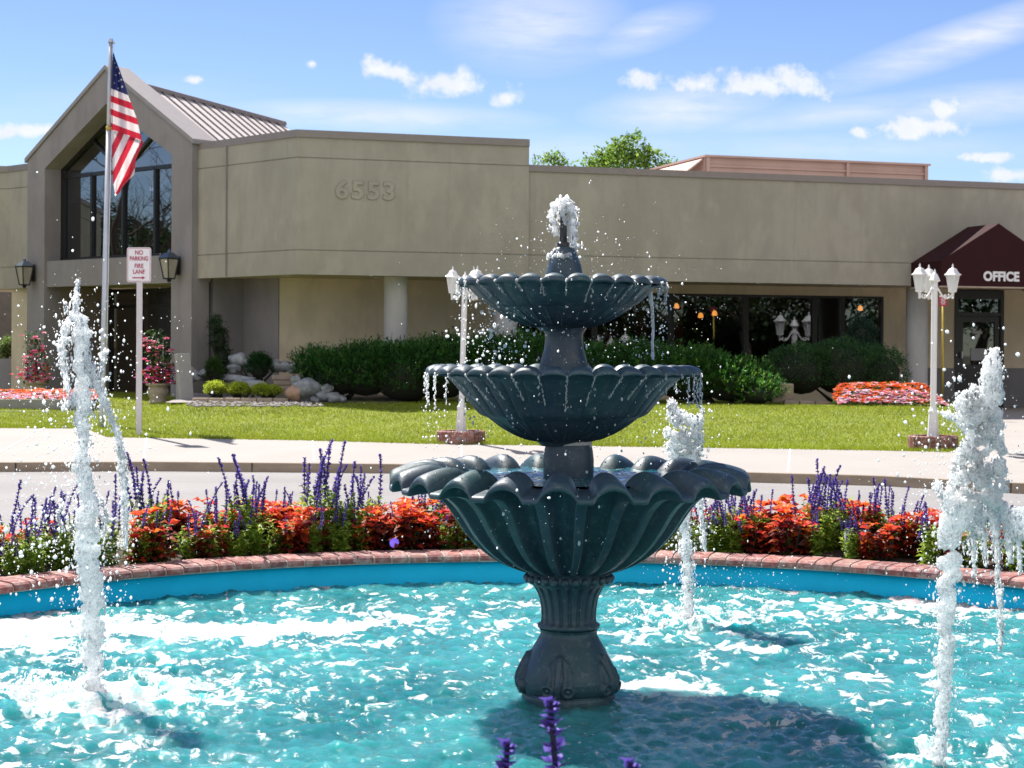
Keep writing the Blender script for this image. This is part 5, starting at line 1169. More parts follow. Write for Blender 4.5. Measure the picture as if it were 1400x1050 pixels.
# ---- rock garden
def rock(name, label, px, py, d, r, sz, mat, group=None, seed=0):
    p = at(px, py, d); bm = bmesh.new(); bmesh.ops.create_icosphere(bm, subdivisions=3, radius=1)
    for v in bm.verts:
        k = 1 + .30*mnoise.noise(v.co*1.2+Vector((seed*3.1, 0, 0))) + .13*mnoise.noise(v.co*2.7+Vector((seed, 5, 0))); v.co = Vector((v.co.x*k*r*sz[0], v.co.y*k*r*sz[1], v.co.z*k*r*sz[2]))
    me = bpy.data.meshes.new(name); bm.to_mesh(me); bm.free(); me.materials.append(mat); me.polygons.foreach_set('use_smooth', [True]*len(me.polygons))
    o = put(name, me, None, p); o.rotation_euler = (0, 0, seed*.7); return tag(o, label, 'rock', group)
for i, (px, py, r, sz, lab) in enumerate([(421,530,.24,(1.15,.9,.78),'large grey boulder beside the left end of the juniper hedge'),(442,541,.14,(1.2,1,.7),'grey rock at the lawn edge right of the large boulder'),(454,543,.15,(1.3,1,.7),'flat grey rock under the hedge at the end of the rock row'),(430,546,.10,(1.2,1,.8),'small grey rock low in front of the large boulder'),(412,543,.09,(1,1,.8),'small grey rock between the pink stone and the boulder'),(404,520,.10,(1,1,.9),'grey rock left above the large boulder'),(402,531,.09,(1,1,.8),'small pale rock above the pink stone'),(325,492,.17,(1.1,1,.85),'topmost grey rock of the pile behind the dwarf pine'),(336,496,.16,(1.3,1,.7),'broad brownish rock of the pile left of the dwarf pine'),(321,503,.14,(1.2,1,.7),'rounded pale rock low in the pile left of the pine'),(342,502,.12,(1,1,.8),'small rock tucked against the left of the pine'),(379,500,.15,(1.1,1,.8),'grey rock on the low wall right of the dwarf pine'),(390,501,.14,(1.1,1,.8),'middle grey rock on the low wall right of the pine'),(401,503,.14,(1.1,1,.8),'rightmost grey rock on the low wall near the hedge'),(273,515,.13,(1.2,1,.7),'pale round rock right of the leaning slab'),(281,510,.13,(1.3,1,.7),'blue grey rock behind the pale round one'),(320,517,.32,(1.7,.8,.22),'long flat bluish rock lying behind the golden shrubs'),(338,527,.24,(1.5,.9,.5),'wide grey rock between the middle and right golden shrubs'),(262,512,.14,(.8,.8,1.1),'upright grey rock beside the leaning slab'),(447,532,.12,(1.1,1,.8),'rock half under the hedge right above the large boulder'),(466,545,.10,(1.3,1,.7),'last small rock at the right end of the rock row'),(416,517,.11,(1.2,1,.8),'rock resting on top of the large boulder row')]):
    rock('rock', lab, px, py, (33.15 if (px >= 400 and py > 518) else 33.75 if py > 525 else 34.9), r, sz, M['rock'], 'grey rocks of the rock garden', i+1)
rock('pink_rock', 'round pinkish rock at the right end of the bed edging', 402, 538, 33.0, .15, (1,1,1.05), M['rock_pink'], None, 9)
V = []; F = []; 
def flat(name, pts, mat, kind='structure'): return sheet(name, pts, mat, kind)
gq = [at(250,556,33.0), at(500,556,33.0)]
mb = MB(); n_ = 24
for i in range(n_+1):
    x = -6.5 + (4.5*i/n_)
    for k in range(9):
        y = 32.9 + k*.36; mb.V.append(Vector((x, y, .585+.012*k+.02*mnoise.noise((x*3,y*3,0)))))
mb.F = [[i*9+k, (i+1)*9+k, (i+1)*9+k+1, i*9+k+1] for i in range(n_) for k in range(8)]; mb.M = [0]*len(mb.F)
gb_ = mb.build('gravel_bed', M['gravel'], None, True); gb_['kind'] = 'structure'
# pebbles at the lawn edge
n = 420; C = []; R = []; S = []
for i in range(n):
    p = onz(random.uniform(256, 440), random.uniform(549, 556), .60); C.append((p.x, p.y, .605)); R.append(random.uniform(.012,.034)); S.append((1.2,1,.7))
o = put('pebbles', balls_mesh('pebbles', C, R, M['gravel'], ICO2, S)); o['kind'] = 'stuff'; o['label'] = 'grey pebbles along the lawn edge of the gravel bed'
mb = MB(); e0 = at(262,545,33.05); e1 = at(395,545,33.0)
for k in range(6):
    a = e0.lerp(e1, k/6+.004); b = e0.lerp(e1, (k+1)/6-.004); mb.prism([a+Vector((0,0,-.12)), b+Vector((0,0,-.12)), b+Vector((0,.16,-.12)), a+Vector((0,.16,-.12))], (0,0,.13))
tag(mb.build('stone_edging', M['edging'], None, False, True, .012), 'low tan stone edging in front of the golden shrubs', 'edging')
mb = MB(); p = at(252,540,34.0); Rr = Matrix.Rotation(math.radians(41), 3, 'Z') @ Matrix.Rotation(math.radians(-10), 3, 'X'); mb.box(p+Vector((0,0,.30)), (.30,.10,1.0), rot=Rr); mb.box(p+Vector((-.02,.12,.20)), (.30,.14,.70), rot=Matrix.Rotation(math.radians(41), 3, 'Z'))
tag(mb.build('stone_slab', simple('pale_slab', (.36,.34,.33), .8, 0, .08), None, False, True, .012), 'pale upright stone slab leaning by the right entrance pier', 'slab')
mb = MB()
for k in range(4): q = at(388,516+k*7,34.3); mb.box(q, (.42-.03*(k % 2),.4,.085), .1*(k % 2))
tag(mb.build('dry_stone_stack', M['edging'], None, False, True, .012), 'stack of flat dark stones between the pine and the boulder', 'stone stack')
# stone block behind the right juniper tips and its kerb
p = at(1068,537,33.9); mb = MB(); mb.box(p, (.42,.4,.36)); tag(mb.build('stone_block', M['edging'], None, False, True, .015), 'square grey stone block at the right foot of the hedge', 'block')
a = at(1072,551,33.4); b = at(1136,552.5,33.6); mb = MB()
for k in range(3): q0 = a.lerp(b, k/3+.01); q1 = a.lerp(b, (k+1)/3-.01); mb.prism([q0+Vector((0,0,-.08)), q1+Vector((0,0,-.08)), q1+Vector((0,.2,-.08)), q0+Vector((0,.2,-.08))], (0,0,.13))
tag(mb.build('stone_edging', M['edging'], None, False, True, .012), 'pale stone edging beneath the rounded shrub', 'edging')
p = at(1247,535,36.0); mb = MB(); mb.box(p+Vector((0,0,-.05)), (.55,.35,.34)); tag(mb.build('stone_bench', simple('bench_stone', (.34,.29,.26), .8), None, False, True, .02), 'low stone bench block behind the right flower bed', 'bench')
# ---- flower beds by the building
def blossoms(n, pts, cols, r0, r1, name, parent, base):
    P = []; D = []
    for _ in range(n):
        p = random.choice(pts)(); P.append(p)
    P = np.array(P); k = 5; a = rng.uniform(0, 6.28, (n, 1)) + np.arange(k)[None]*1.257
    D = np.stack([np.cos(a)*.9, np.sin(a)*.9 - .25, np.full_like(a, .35)], -1).reshape(-1, 3); Q = np.repeat(P, k, 0); L = np.repeat(rng.uniform(r0, r1, n), k)
    V, F = leaves(Q, D, L, L*.55, .1, .05); T = np.repeat(tints(n, *cols, jit=.10), k, 0)
    o = leafobj(name, V-np.array(base), F, T, parent, 5, M['petal']); return o
def flower_bed(label, x_poly, hgt, n, split, edge):
    A, B = Vector(x_poly[0]), Vector(x_poly[1]); base = (A+B)/2
    r = thing('flower_bed', label, 'flower bed', base)
    def pt():
        s = random.random(); q = random.random()
        mnd = math.sin(min(1, (s+.02)*6)*1.57)*math.sin(min(1, (1.02-s)*6)*1.57); p = A.lerp(B, s) + Vector((0, q*1.5*(.25+.75*mnd), 0))
        p.z += hgt*mnd*(.12+.88*math.sin(min(1, q*1.35)*1.57))*(1+.25*mnoise.noise((p.x*4, p.y*4, 0))) + .04; return (p.x, p.y, p.z), q
    P = []; Dd = []
    for _ in range(n*2): (p, q) = pt(); P.append((p[0], p[1], p[2]-random.uniform(.0,.07)))
    P = np.array(P); V, F = leaves(P, rng.normal(0, 1, (len(P), 3))+np.array([0,0,.6]), rng.uniform(.04,.08,len(P)), rng.uniform(.015,.03,len(P)))
    leafobj('foliage', V-np.array(base), F, tints(len(P), [(.05,.11,.02),(.09,.16,.03)], [1,1]), r)
    front = lambda: next(p for p, q in iter(pt, None) if q < split); back = lambda: next(p for p, q in iter(pt, None) if q >= split)
    anyp = lambda: pt()[0]
    o = blossoms(int(n*.52), [front, front, front, front, back], ([(.80,.38,.50),(.88,.72,.80),(.78,.25,.44),(.80,.60,.76)], [3,4,1,3]), .035, .06, 'pink_blossoms', r, base); o['kind'] = 'stuff'
    o = blossoms(int(n*.85), [back, back, back, front], ([(.80,.14,.03),(.85,.26,.05),(.74,.07,.05)], [3,3,1]), .035, .06, 'red_blossoms', r, base); o['kind'] = 'stuff'
    mb = MB()
    if edge == 'brick':
        m = int((B-A).length/.105)
        for k in range(m): a = A.lerp(B, k/m+.0006); b = A.lerp(B, (k+1)/m-.0015); mb.prism([a+Vector((0,-.10,-.12)), b+Vector((0,-.10,-.12)), b+Vector((0,-.002,-.12)), a+Vector((0,-.002,-.12))], (0,0,.135))
        mo = mb.build('edging', M['brick'], r); a_ = mo.data.color_attributes.new('tint', 'FLOAT_COLOR', 'POINT')
        for i, d in enumerate(a_.data): d.color = (*random.choice(brick_cols), 1)
    else:
        mb.prism([A+Vector((0,-.2,-.13)), B+Vector((0,-.2,-.13)), B+Vector((0,-.002,-.13)), A+Vector((0,-.002,-.13))], (0,0,.19)); mb.build('edging', simple('grey_kerbing', (.26,.25,.24), .85), r)
flower_bed('mound of red and pink flowers in a brick edge near the office door', (onz(1148,556,.585), onz(1296,559,.55)), .36, 900, .4, 'brick')
flower_bed('band of red and pink flowers left of the entrance behind a kerb', (at(-60,550,33.6), at(128,550,33.0)), .15, 900, .42, 'kerb')
# ---- potted flower standards at the entrance
def potted(px, py_top, py_rim, py_base, d, label, wpx):
    b = at(px, py_base, d); zr = at(px, py_rim, d).z; zt = at(px, py_top, d).z; R_ = wpx/2*d/FPX
    r = thing('flower_urn', label, 'urn', b, 0, 'flower urns at the entrance')
    h = zr-b.z
    mb = MB(); mb.lathe([(R_*.80,0),(R_*.82,h*.06),(R_*.72,h*.14),(R_*.66,h*.30),(R_*.86,h*.52),(R_*.90,h*.66),(R_*.76,h*.84),(R_*.80,h*.88),(R_*1.0,h*.90),(R_*1.02,h*.985),(R_*.97,h),(R_*.86,h),(R_*.84,h*.93),(0.01,h*.93)], 40, b); mb.build('pot', M['pot'], r, True)
    base = Vector(b); r2 = r
    pl_ = thing('flowering_vine', 'pink flowering vine standing in ' + ('the urn before the entrance door' if px > 150 else 'a hidden pot by the left entrance pier'), 'flower plant', (b.x, b.y, zr), 0, 'pink vines at the entrance')
    P = []
    for _ in range(420):
        z = random.random()**1.1; rad = R_*(1.15-.5*z)*random.random()**.5*1.2; th = random.uniform(0, 6.28); P.append((b.x+rad*math.cos(th)+.05*math.sin(z*5), b.y+rad*math.sin(th), zr+.02+(zt-zr)*z))
    P = np.array(P); V, F = leaves(P, rng.normal(0, 1, (len(P), 3))+np.array([0,0,.1]), rng.uniform(.06,.11,len(P)), rng.uniform(.015,.03,len(P)))
    leafobj('foliage', V-np.array([b.x,b.y,zr]), F, tints(len(P), [(.035,.09,.02),(.08,.15,.03),(.02,.05,.015)], [3,2,2]), pl_)
    sh = [lambda: tuple(P[random.randrange(len(P))] + rng.normal(0, .05, 3) - np.array([0,.06,0]))]
    blossoms(62, sh, ([(.75,.14,.30),(.80,.28,.40),(.62,.06,.22)], [3,2,2]), .05, .075, 'blossoms', pl_, (b.x,b.y,zr))
    low = [lambda: (b.x+random.gauss(0, R_*.8), b.y-R_*.5+random.gauss(0,.08), zr+random.uniform(.0,.30))]
    blossoms(70, low, ([(.75,.06,.04),(.72,.10,.35),(.55,.10,.5)], [3,2,2]), .04, .06, 'trailing_blossoms', pl_, (b.x,b.y,zr))
    mb = MB(); mb.tube([(b.x,b.y,zr-.05),(b.x+.02,b.y,zr+.4*(zt-zr)),(b.x,b.y,zt-.1)], [.02,.015,.008], 6); mb.build('stem', M['bark'], pl_)
potted(216, 452, 524, 553.5, 34.6, 'tan hourglass urn standing before the dark entrance door', 33)
potted(48, 456, 522, 548, 37.2, 'tan urn half hidden behind the flower band left of the entrance', 30)
# ================================================================== TREES
def tree(name, label, x, y, z, h, crown, nl, cols, leaf=(.16,.055), trunk=.22, bare=False, conifer=False, group=None, seed=1):
    r2 = random.Random(seed); r = thing(name, label, 'tree', (x, y, z), 0, group); mb = MB(); tips = []
    top = .55 if not (bare or conifer) else .95
    ks = 9; pts = [Vector((x+r2.gauss(0,.05)*i, y+r2.gauss(0,.05)*i, z+h*top*i/ks)) for i in range(ks+1)]; mb.tube(pts, [trunk*(1-.8*i/ks) for i in range(ks+1)], 8)
    def branch(p, d, L, rad, lev):
        q = p; P = [p]; d = d.normalized()
        for i in range(4):
            d = (d + Vector((r2.gauss(0,.18), r2.gauss(0,.18), r2.gauss(.05,.12)))).normalized(); q = q + d*L/4; P.append(q)
            if lev < (3 if bare else 2) and i > 0:
                for _ in range(2 if lev < 2 else 1): branch(q, (d + Vector((r2.gauss(0,.7), r2.gauss(0,.7), r2.gauss(.1,.4)))), L*.55, rad*.5, lev+1)
        mb.tube(P, [rad*(1-.7*i/4) for i in range(5)], 5, False); tips.append(q)
    for i in range(14 if not conifer else 40):
        k = r2.uniform(.28, 1.0); p = pts[0].lerp(pts[-1], k); th = r2.uniform(0, 6.28)
        if conifer: k = .08+.92*i/40; p = pts[0].lerp(pts[-1], k); L = crown*(1.03-k); dz = -.1
        else: L = crown*r2.uniform(.55, .95); dz = r2.uniform(.25, 1.1)
        if conifer:
            q = p + Vector((math.cos(th)*L, math.sin(th)*L, -.12*L)); mb.tube([p, q], [trunk*.3*(1-k)+.01, .008], 5, False); tips += [p.lerp(q, s) for s in (.3,.55,.8,1.0)]
        else: branch(p, Vector((math.cos(th), math.sin(th), dz)), L, trunk*.38*(1.15-k), 0)
    mb.build('trunk', M['bark'], r, True)
    if bare: return r
    T = np.array([t_[:] for t_ in tips]); clump = crown*(.17 if not conifer else .13)
    ids = rng.integers(0, len(T), nl); P = T[ids] + rng.normal(0, 1, (nl, 3))*np.array([1,1,.8])*clump
    cj = rng.normal(0, .22, (len(T), 1)); Tn = tints(nl, *cols, jit=.15)*(1+cj[ids])
    V, F = leaves(P, rng.normal(0, 1, (nl, 3))+np.array([0,0,-.2]), leaf[0]*rng.uniform(.6,1.2,nl), leaf[1]*rng.uniform(.7,1.2,nl), .2, .2)
    leafobj('crown', V-np.array([x,y,z]), F, np.clip(Tn, .004, 1), r); return r
GR2 = ([(.22,.35,.05),(.16,.28,.04),(.28,.40,.07),(.09,.17,.025)], [3,3,2,1]); GR = ([(.16,.26,.03),(.10,.19,.025),(.22,.31,.05)], [3,3,2]); DG = ([(.035,.075,.018),(.055,.10,.02),(.02,.05,.015)], [3,2,2])
def crown_tree(name, label, blobs, n, L, W, cols, trunk=.18, group=None, spread=.8):
    b = blobs[0]; return shrub(name, label, 'tree', blobs, n, L, W, cols, 'leaf', group, (b[0], b[1], 0), False, spread, trunk)
crown_tree('roof_tree', 'bright green tree top rising above the flat roof behind the fountain', [hb(852,240,54,.9,.9,.75),hb(846,212,54,.30,.4,.42),hb(866,204,54,.26,.4,.40),hb(826,222,54,.36,.4,.26),hb(886,218,54,.32,.4,.30),hb(806,228,54,.30,.3,.20),hb(912,232,54,.36,.3,.18)], 620, .15, .045, GR2, .2)
crown_tree('roof_tree', 'few leafy twigs showing over the roof right of the wall corner', [hb(757,222,60,.2,.2,.28),hb(735,227,60,.22,.2,.16),hb(770,230,60,.25,.2,.15)], 80, .15, .05, GR2, .12)
# trees along the street beside the photographer: seen only as reflections in the panes
for i, (x, y, z, r_) in enumerate([(-36,38,3.4,2.6),(-34,43,3.6,2.4),(-39,47,3.2,3.0),(-41,40.5,4.2,3.0),(-33,34.5,3.0,2.4),(-44,36,4.0,3.4),(-43,50,3.6,3.2)]):
    crown_tree('street_tree', 'tree left of the building mirrored in the tall gable glass', [(x,y,z,r_,r_,r_*.8),(x+.8,y+1.2,z+1.0,r_*.6,r_*.6,r_*.55),(x-.5,y-1.4,z+.6,r_*.6,r_*.6,r_*.5)], 2200, .15, .06, DG, .2, 'trees mirrored in the windows')
tree('bare_tree', 'bare tree left of the building mirrored in the tall gable glass', -31, 40.2, 0, 10.5, 3.6, 0, DG, (.1,.05), .2, True, False, None, 23)
tree('conifer', 'slim conifer left of the building mirrored in the tall gable glass', -35, 44.6, 0, 8.6, 1.5, 6000, DG, (.16,.04), .2, False, True, None, 27)
for i, (x, y, h, c) in enumerate([(17,19,8,3.4),(20,23.5,9,3.6),(23.5,16,9.5,3.8),(27,21,9,3.6),(15,15.5,7,3),(31,13,10,4),(24,27,8,3.4),(18.5,11,8,3.2),(13.5,22,6,2.3),(30,25,10,4)]):
    tree('street_tree', 'dark tree right of the frame mirrored in the long windows', x, y, 0, h, c, 5000, DG, (.20,.08), .25, False, False, 'trees mirrored in the windows', 40+i)
for i, (x, y) in enumerate([(15.5,17.5),(18.2,14.5),(21.5,12.5),(25,10.5),(29,9),(13.8,19.5),(33,8),(19.5,21),(24,18),(29,16),(34,15)]):  # unseen shrubs added to block bright ground from the window reflections
    shrub('reflection_shrub', 'unseen dark shrub added right of the frame to darken the long windows', 'shrub', [(x,y,1.1,1.7,1.5,1.3),(x+.8,y+.3,1.9,1.2,1.2,1.1)], 1300, .16, .05, ([(.03,.06,.02),(.02,.04,.015)], [1,1]), 'leaf', 'unseen shrubs added for the window reflections')
# ================================================================== LAMP POSTS
def planter(x, y, z, R_, h, label):
    r = thing('brick_planter', label, 'planter', (x, y, z), 0, 'brick planters at the lamp posts')
    n = 26; V = []; F = []; C = []
    for k in range(n):
        t0, t1 = 2*math.pi*(k+.06)/n, 2*math.pi*(k+.94)/n; b = len(V); cc = random.choice([(.20,.06,.045),(.26,.075,.055),(.17,.05,.04),(.28,.10,.075)]); dr = random.uniform(-.003,.003); dz = random.uniform(-.004,.004)
        for th in (t0, t1):
            for rr, zz in ((R_+dr,0),(R_+dr,h-.012+dz),(R_-.012+dr,h+dz),(R_-.095,h+dz),(R_-.095,0)): V.append((rr*math.cos(th), rr*math.sin(th), zz)); C.append(cc)
        for i in range(4): F.append([b+i, b+i+1, b+5+i+1, b+5+i])
        F += [[b+i for i in range(5)][::-1], [b+5+i for i in range(5)]]
    co = put('brick_ring', raw_mesh('brick_ring', V, F, M['brick'], False, None, np.array(C)), r)
    mb = MB(); mb.lathe([(R_-.008,-.01),(R_-.008,h-.015),(R_-.09,h-.012),(R_-.1,-.01)], 48); put('mortar', raw_mesh('mortar', mb.V, mb.F, M['mortar']), co)
    mb = MB(); mb.lathe([(R_-.09,h-.03),(.1,h-.015),(.0,h-.015)], 32); put('soil', raw_mesh('soil', mb.V, mb.F, M['soil']), r)
    P = np.array([(random.uniform(-.2,.2), random.uniform(-.2,.2), h-.01) for _ in range(60)]); return r
def lantern_parts(r, cx, cy, zb, mats):
    """hexagonal lantern: zb is the bottom of the glass"""
    hb_, w0, w1 = .22, .046, .088
    V = []; g = MB(); n = 6
    for i in range(n):
        a, b = math.pi/6+i*math.pi/3, math.pi/6+(i+1)*math.pi/3
        g.add([(cx+w0*math.cos(a), cy+w0*math.sin(a), zb), (cx+w0*math.cos(b), cy+w0*math.sin(b), zb), (cx+w1*math.cos(b), cy+w1*math.sin(b), zb+hb_), (cx+w1*math.cos(a), cy+w1*math.sin(a), zb+hb_)], [[0,1,2,3]])
    f = MB()
    for i in range(n):
        a = math.pi/6+i*math.pi/3; f.tube([(cx+(w0+.003)*math.cos(a), cy+(w0+.003)*math.sin(a), zb-.005), (cx+(w1+.003)*math.cos(a), cy+(w1+.003)*math.sin(a), zb+hb_)], .006, 5)
    f.lathe([(.0,-.055),(.02,-.05),(.026,-.03),(.018,-.02),(.03,-.012),(w0+.012,0),(w0+.012,.012),(.02,.014)], 6, (cx,cy,zb), rot=math.pi/6)
    f.lathe([(w1-.01,hb_-.006),(w1+.012,hb_-.004),(w1+.014,hb_+.008),(w1-.004,hb_+.012)], 6, (cx,cy,zb), rot=math.pi/6)
    c = MB(); c.lathe([(w1-.006,hb_+.004),(w1+.030,hb_+.006),(w1+.032,hb_+.016),(w1+.004,hb_+.034),(w1-.016,hb_+.066),(w1-.032,hb_+.092),(.030,hb_+.105),(.022,hb_+.107),(.018,hb_+.118),(.010,hb_+.122),(.014,hb_+.135),(.010,hb_+.150),(.0,hb_+.172)], 6, (cx,cy,zb), rot=math.pi/6)
    return g, f, c
def lamp_post(px, base, z_top, label, tilt, azis, heads=3):
    x, y, z = base; r = thing('lamp_post', label, 'lamp post', base, 0, 'white lamp posts')
    H = z_top - z
    mb = MB(); s = .042
    mb.lathe([(.085,0),(.085,.03),(.078,.05),(.066,.30),(.062,.36),(.070,.365),(.070,.39),(.056,.41),(s,.45),(s,H-.38),(s+.01,H-.375),(s+.01,H-.35),(s,H-.34),(s,H-.24),(.02,H-.22)], 8, (x,y,z), rot=math.pi/8, cap=True); mb.build('post', M['white'], r)
    zb = z + H - .172 - .22
    for a in azis[:heads]:
        R_ = .24; ca, sa = math.cos(a), math.sin(a); cx, cy = x+R_*ca, y+R_*sa
        pts = []
        for i in range(15):
            s_ = i/14; rr = .04+(R_-.04)*s_; zz = zb - .045 - .06*math.sin(s_*math.pi) + .10*(1-s_)**2.2
            pts.append((x+rr*ca, y+rr*sa, zz))
        mb = MB(); mb.tube(pts, [.013]*15, 7)
        for i in range(1, 4):                         # scroll of the bracket
            th = np.linspace(0, 4.2, 12); mb.tube([(x+(.05+.045*i+.02*math.cos(t_)*(1-.15*j))*ca, y+(.05+.045*i+.02*math.cos(t_)*(1-.15*j))*sa, zb+.0-.055+.020*math.sin(t_)-.03*math.sin((.05+.045*i)/.24*math.pi)+.02) for j, t_ in enumerate(th)], .007, 5)
        mb.tube([(cx,cy,zb-.10),(cx,cy,zb-.04)], [.018,.013], 8)
        mb.build('arm', M['white'], r, True)
        g, f, c = lantern_parts(r, cx, cy, zb, None)
        L = f.build('lantern', M['white'], r); c.build('cap', M['white'], L); g.build('glass_pane', M['frost'], L)
    # crown of the post between the lanterns
    mb = MB(); mb.lathe([(s+.004,H-.26),(.075,H-.245),(.078,H-.235),(.06,H-.20),(.035,H-.15),(.022,H-.135),(.012,H-.125),(.015,H-.11),(.008,H-.095),(0,H-.075)], 8, (x,y,z), rot=math.pi/8); mb.build('finial', M['white'], r)
    r.rotation_euler = (0, tilt, 0); return r
pR = onz(1274, 612, .31); yR = pR.y+.25
bR = at(1275.5, 606, yR); zR = lz(bR.x, yR); planter(bR.x, yR, zR-.02, .34, .20, 'round brick planter ring at the foot of the right lamp post')
lamp_post(0, (bR.x, yR, zR+.13), at(1275.5, 360, yR).z, 'white lamp post with three lanterns on the lawn before the office', .006, (math.radians(200), math.radians(-14), math.radians(96)))
pL = onz(630, 604, .31); yL = pL.y+.25
bL = at(630, 600, yL); zL = lz(bL.x, yL); planter(bL.x, yL, zL-.02, .345, .20, 'round brick planter ring on the lawn left of the fountain')
lamp_post(0, (bL.x, yL, zL+.13), at(634, 363, yL).z, 'white lamp post with three lanterns behind the left of the fountain', .022, (math.radians(140), math.radians(-42), math.radians(60)))
for x, y, H, lb in ((15.05, 30.8, 1.40, 'white lamp post mirrored in the long window right of the fountain'), (9.4, 29.2, 1.05, 'white lamp post mirrored in the window behind the fountain neck')):
    r = lamp_post(0, (x, y, .3), .3+H, lb, 0, (math.radians(35), math.radians(215)), 2); r.scale = (1.75, 1.75, 1.75)

# ================================================================== FLAGPOLE AND FLAG
fd = 29.0; b = at(139, 578, fd); tpt = at(151.5, 54, fd)
r = thing('flagpole', 'tall grey steel flagpole on the lawn before the entrance', 'flagpole', b)
def fpl(py): q = (578-py)/(578-54); return b.lerp(tpt, q)
mb = MB(); mb.tube([fpl(585), fpl(560), fpl(470), fpl(176)], [.052,.050,.047,.041], 16); mb.tube([fpl(466), fpl(460)], .054, 16); mb.tube([fpl(176), fpl(120), fpl(57)], [.037,.035,.033], 16); mb.build('pole', M['galv'], r, True)
mb = MB(); mb.tube([fpl(178), fpl(173)], .047, 16); mb.build('collar', M['gold'], r, True)
mb = MB(); mb.tube([fpl(58), fpl(53)], [.05,.03], 12); mb.tube([fpl(60)+Vector((.05,0,0)), fpl(57)+Vector((.05,0,0))], .02, 8); mb.build('truck', M['galv'], r)
mb = MB(); mb.tube([fpl(62)+Vector((.055,-.02,0)), fpl(300)+Vector((.055,-.03,0)), fpl(480)+Vector((.06,-.02,0))], .006, 5); mb.build('halyard', M['white'], r)
# flag: cloth hanging in folds; stripes and canton follow the cloth
Lf = [(72,154.5),(93,153.0),(123,151.8),(161,151.3),(176,152.6),(213,153.4),(251,154.6),(264,157)]
Rf = [(72,155.5),(80,157.8),(99,165),(116,171),(129,174.6),(140,179),(163.6,187.5),(183,191.8),(195.7,195.6),(204,192),(210.7,188.8),(219,185.5),(230,184.5),(239,183.6),(246,176),(251,171.4),(258,166),(264,163),(267,158.6)]
def tab(T_, y): return float(np.interp(y, [a for a, _ in T_], [c for _, c in T_]))
ny_, nx_ = 300, 56; V = []; F = []; mi = []
WHT, RED, BLU = 0, 1, 2
def fcol(px, py):
    qx = (px)*4.6667; qy = (py-80)*4.6667
    s = (qx-707)/111.0
    if qy < 190+45*s: return BLU
    fold = 452+ (qx-712)*.36
    if qy < fold:
        tl = [(190,235),(235,283),(275,332),(320,380),(360,425),(410,482)]
        k = sum(1 for a, c in tl if qy > a + (c-a)*(qx-707)/max(60, 130+ (qy-250)*.28)); return (WHT, RED)[(k+1) % 2]
    q = qx + .48*qy; k = int(math.floor((q-980)/43.0)); return (RED, WHT)[k % 2]
def fpos(px, py, u):
    fold = .07*math.sin(u*5.2+py*.045) + .05*math.sin(u*11+py*.02+1) + (.06 if py > 178 + (px-152)*.36 else 0)*(-1)
    return at(px, py, fd-.06 + fold*min(1, u*4+.15))
for i in range(ny_+1):
    py = 72.5 + (266.5-72.5)*i/ny_; xl, xr = tab(Lf, py), tab(Rf, py)
    for k in range(nx_+1): u = k/nx_; V.append(fpos(xl+(xr-xl)*u, py, u))
for i in range(ny_):
    py = 72.5 + (266.5-72.5)*(i+.5)/ny_; xl, xr = tab(Lf, py), tab(Rf, py)
    for k in range(nx_):
        a = i*(nx_+1)+k; F.append([a, a+1, a+nx_+2, a+nx_+1]); mi.append(fcol(xl+(xr-xl)*(k+.5)/nx_, py))
def star(px, py, rpx):
    c0 = len(V); xl, xr = tab(Lf, py), tab(Rf, py)
    for i in range(10):
        rr = rpx*(1 if i % 2 == 0 else .42); th = math.pi/2+.35+i*math.pi/5; x = px+rr*math.cos(th); y = py-rr*math.sin(th); V.append(fpos(x, y, (x-xl)/max(1, xr-xl)) + Vector((0,-.006,0)))
    V.append(fpos(px, py, (px-xl)/max(1, xr-xl)) + Vector((0,-.006,0)))
    for i in range(10): F.append([c0+i, c0+(i+1) % 10, c0+10]); mi.append(3)
for sx_, sy_ in ((159.5,92.5),(158.3,102.8),(163.5,100.2),(162.7,110.8),(156.4,113.9),(167.2,118.6),(157.3,86),(161.5,121),(166,109)): star(sx_, sy_, 1.75)
def cloth(name, c):
    t = NT(name); t.col(t.ramp(t.noise(9, 3), [(.3, tuple(x*.92 for x in c)), (.7, tuple(min(1, x*1.06) for x in c))])); t.p(Roughness=.7); tr = t.n.new('ShaderNodeBsdfTranslucent'); tr.inputs[0].default_value = (*c, 1)
    wv_ = t.noise(5, 3, .5, stretch=(1,1,.4)); t.bump(wv_, .25, .05)
    ms = t.n.new('ShaderNodeMixShader'); ms.inputs[0].default_value = .42; t.l.new(t.b.outputs[0], ms.inputs[1]); t.l.new(tr.outputs[0], ms.inputs[2]); t.l.new(ms.outputs[0], t.out.inputs[0]); return t.mat
me = raw_mesh('flag', V, F, [cloth('flag_white', (.78,.72,.73)), cloth('flag_red', (.56,.022,.05)), cloth('flag_blue', (.02,.028,.12)), M['sign_white']], True, mi)
flag = put('flag', me); tag(flag, 'limp american flag with stars and stripes hanging from the pole', 'flag')

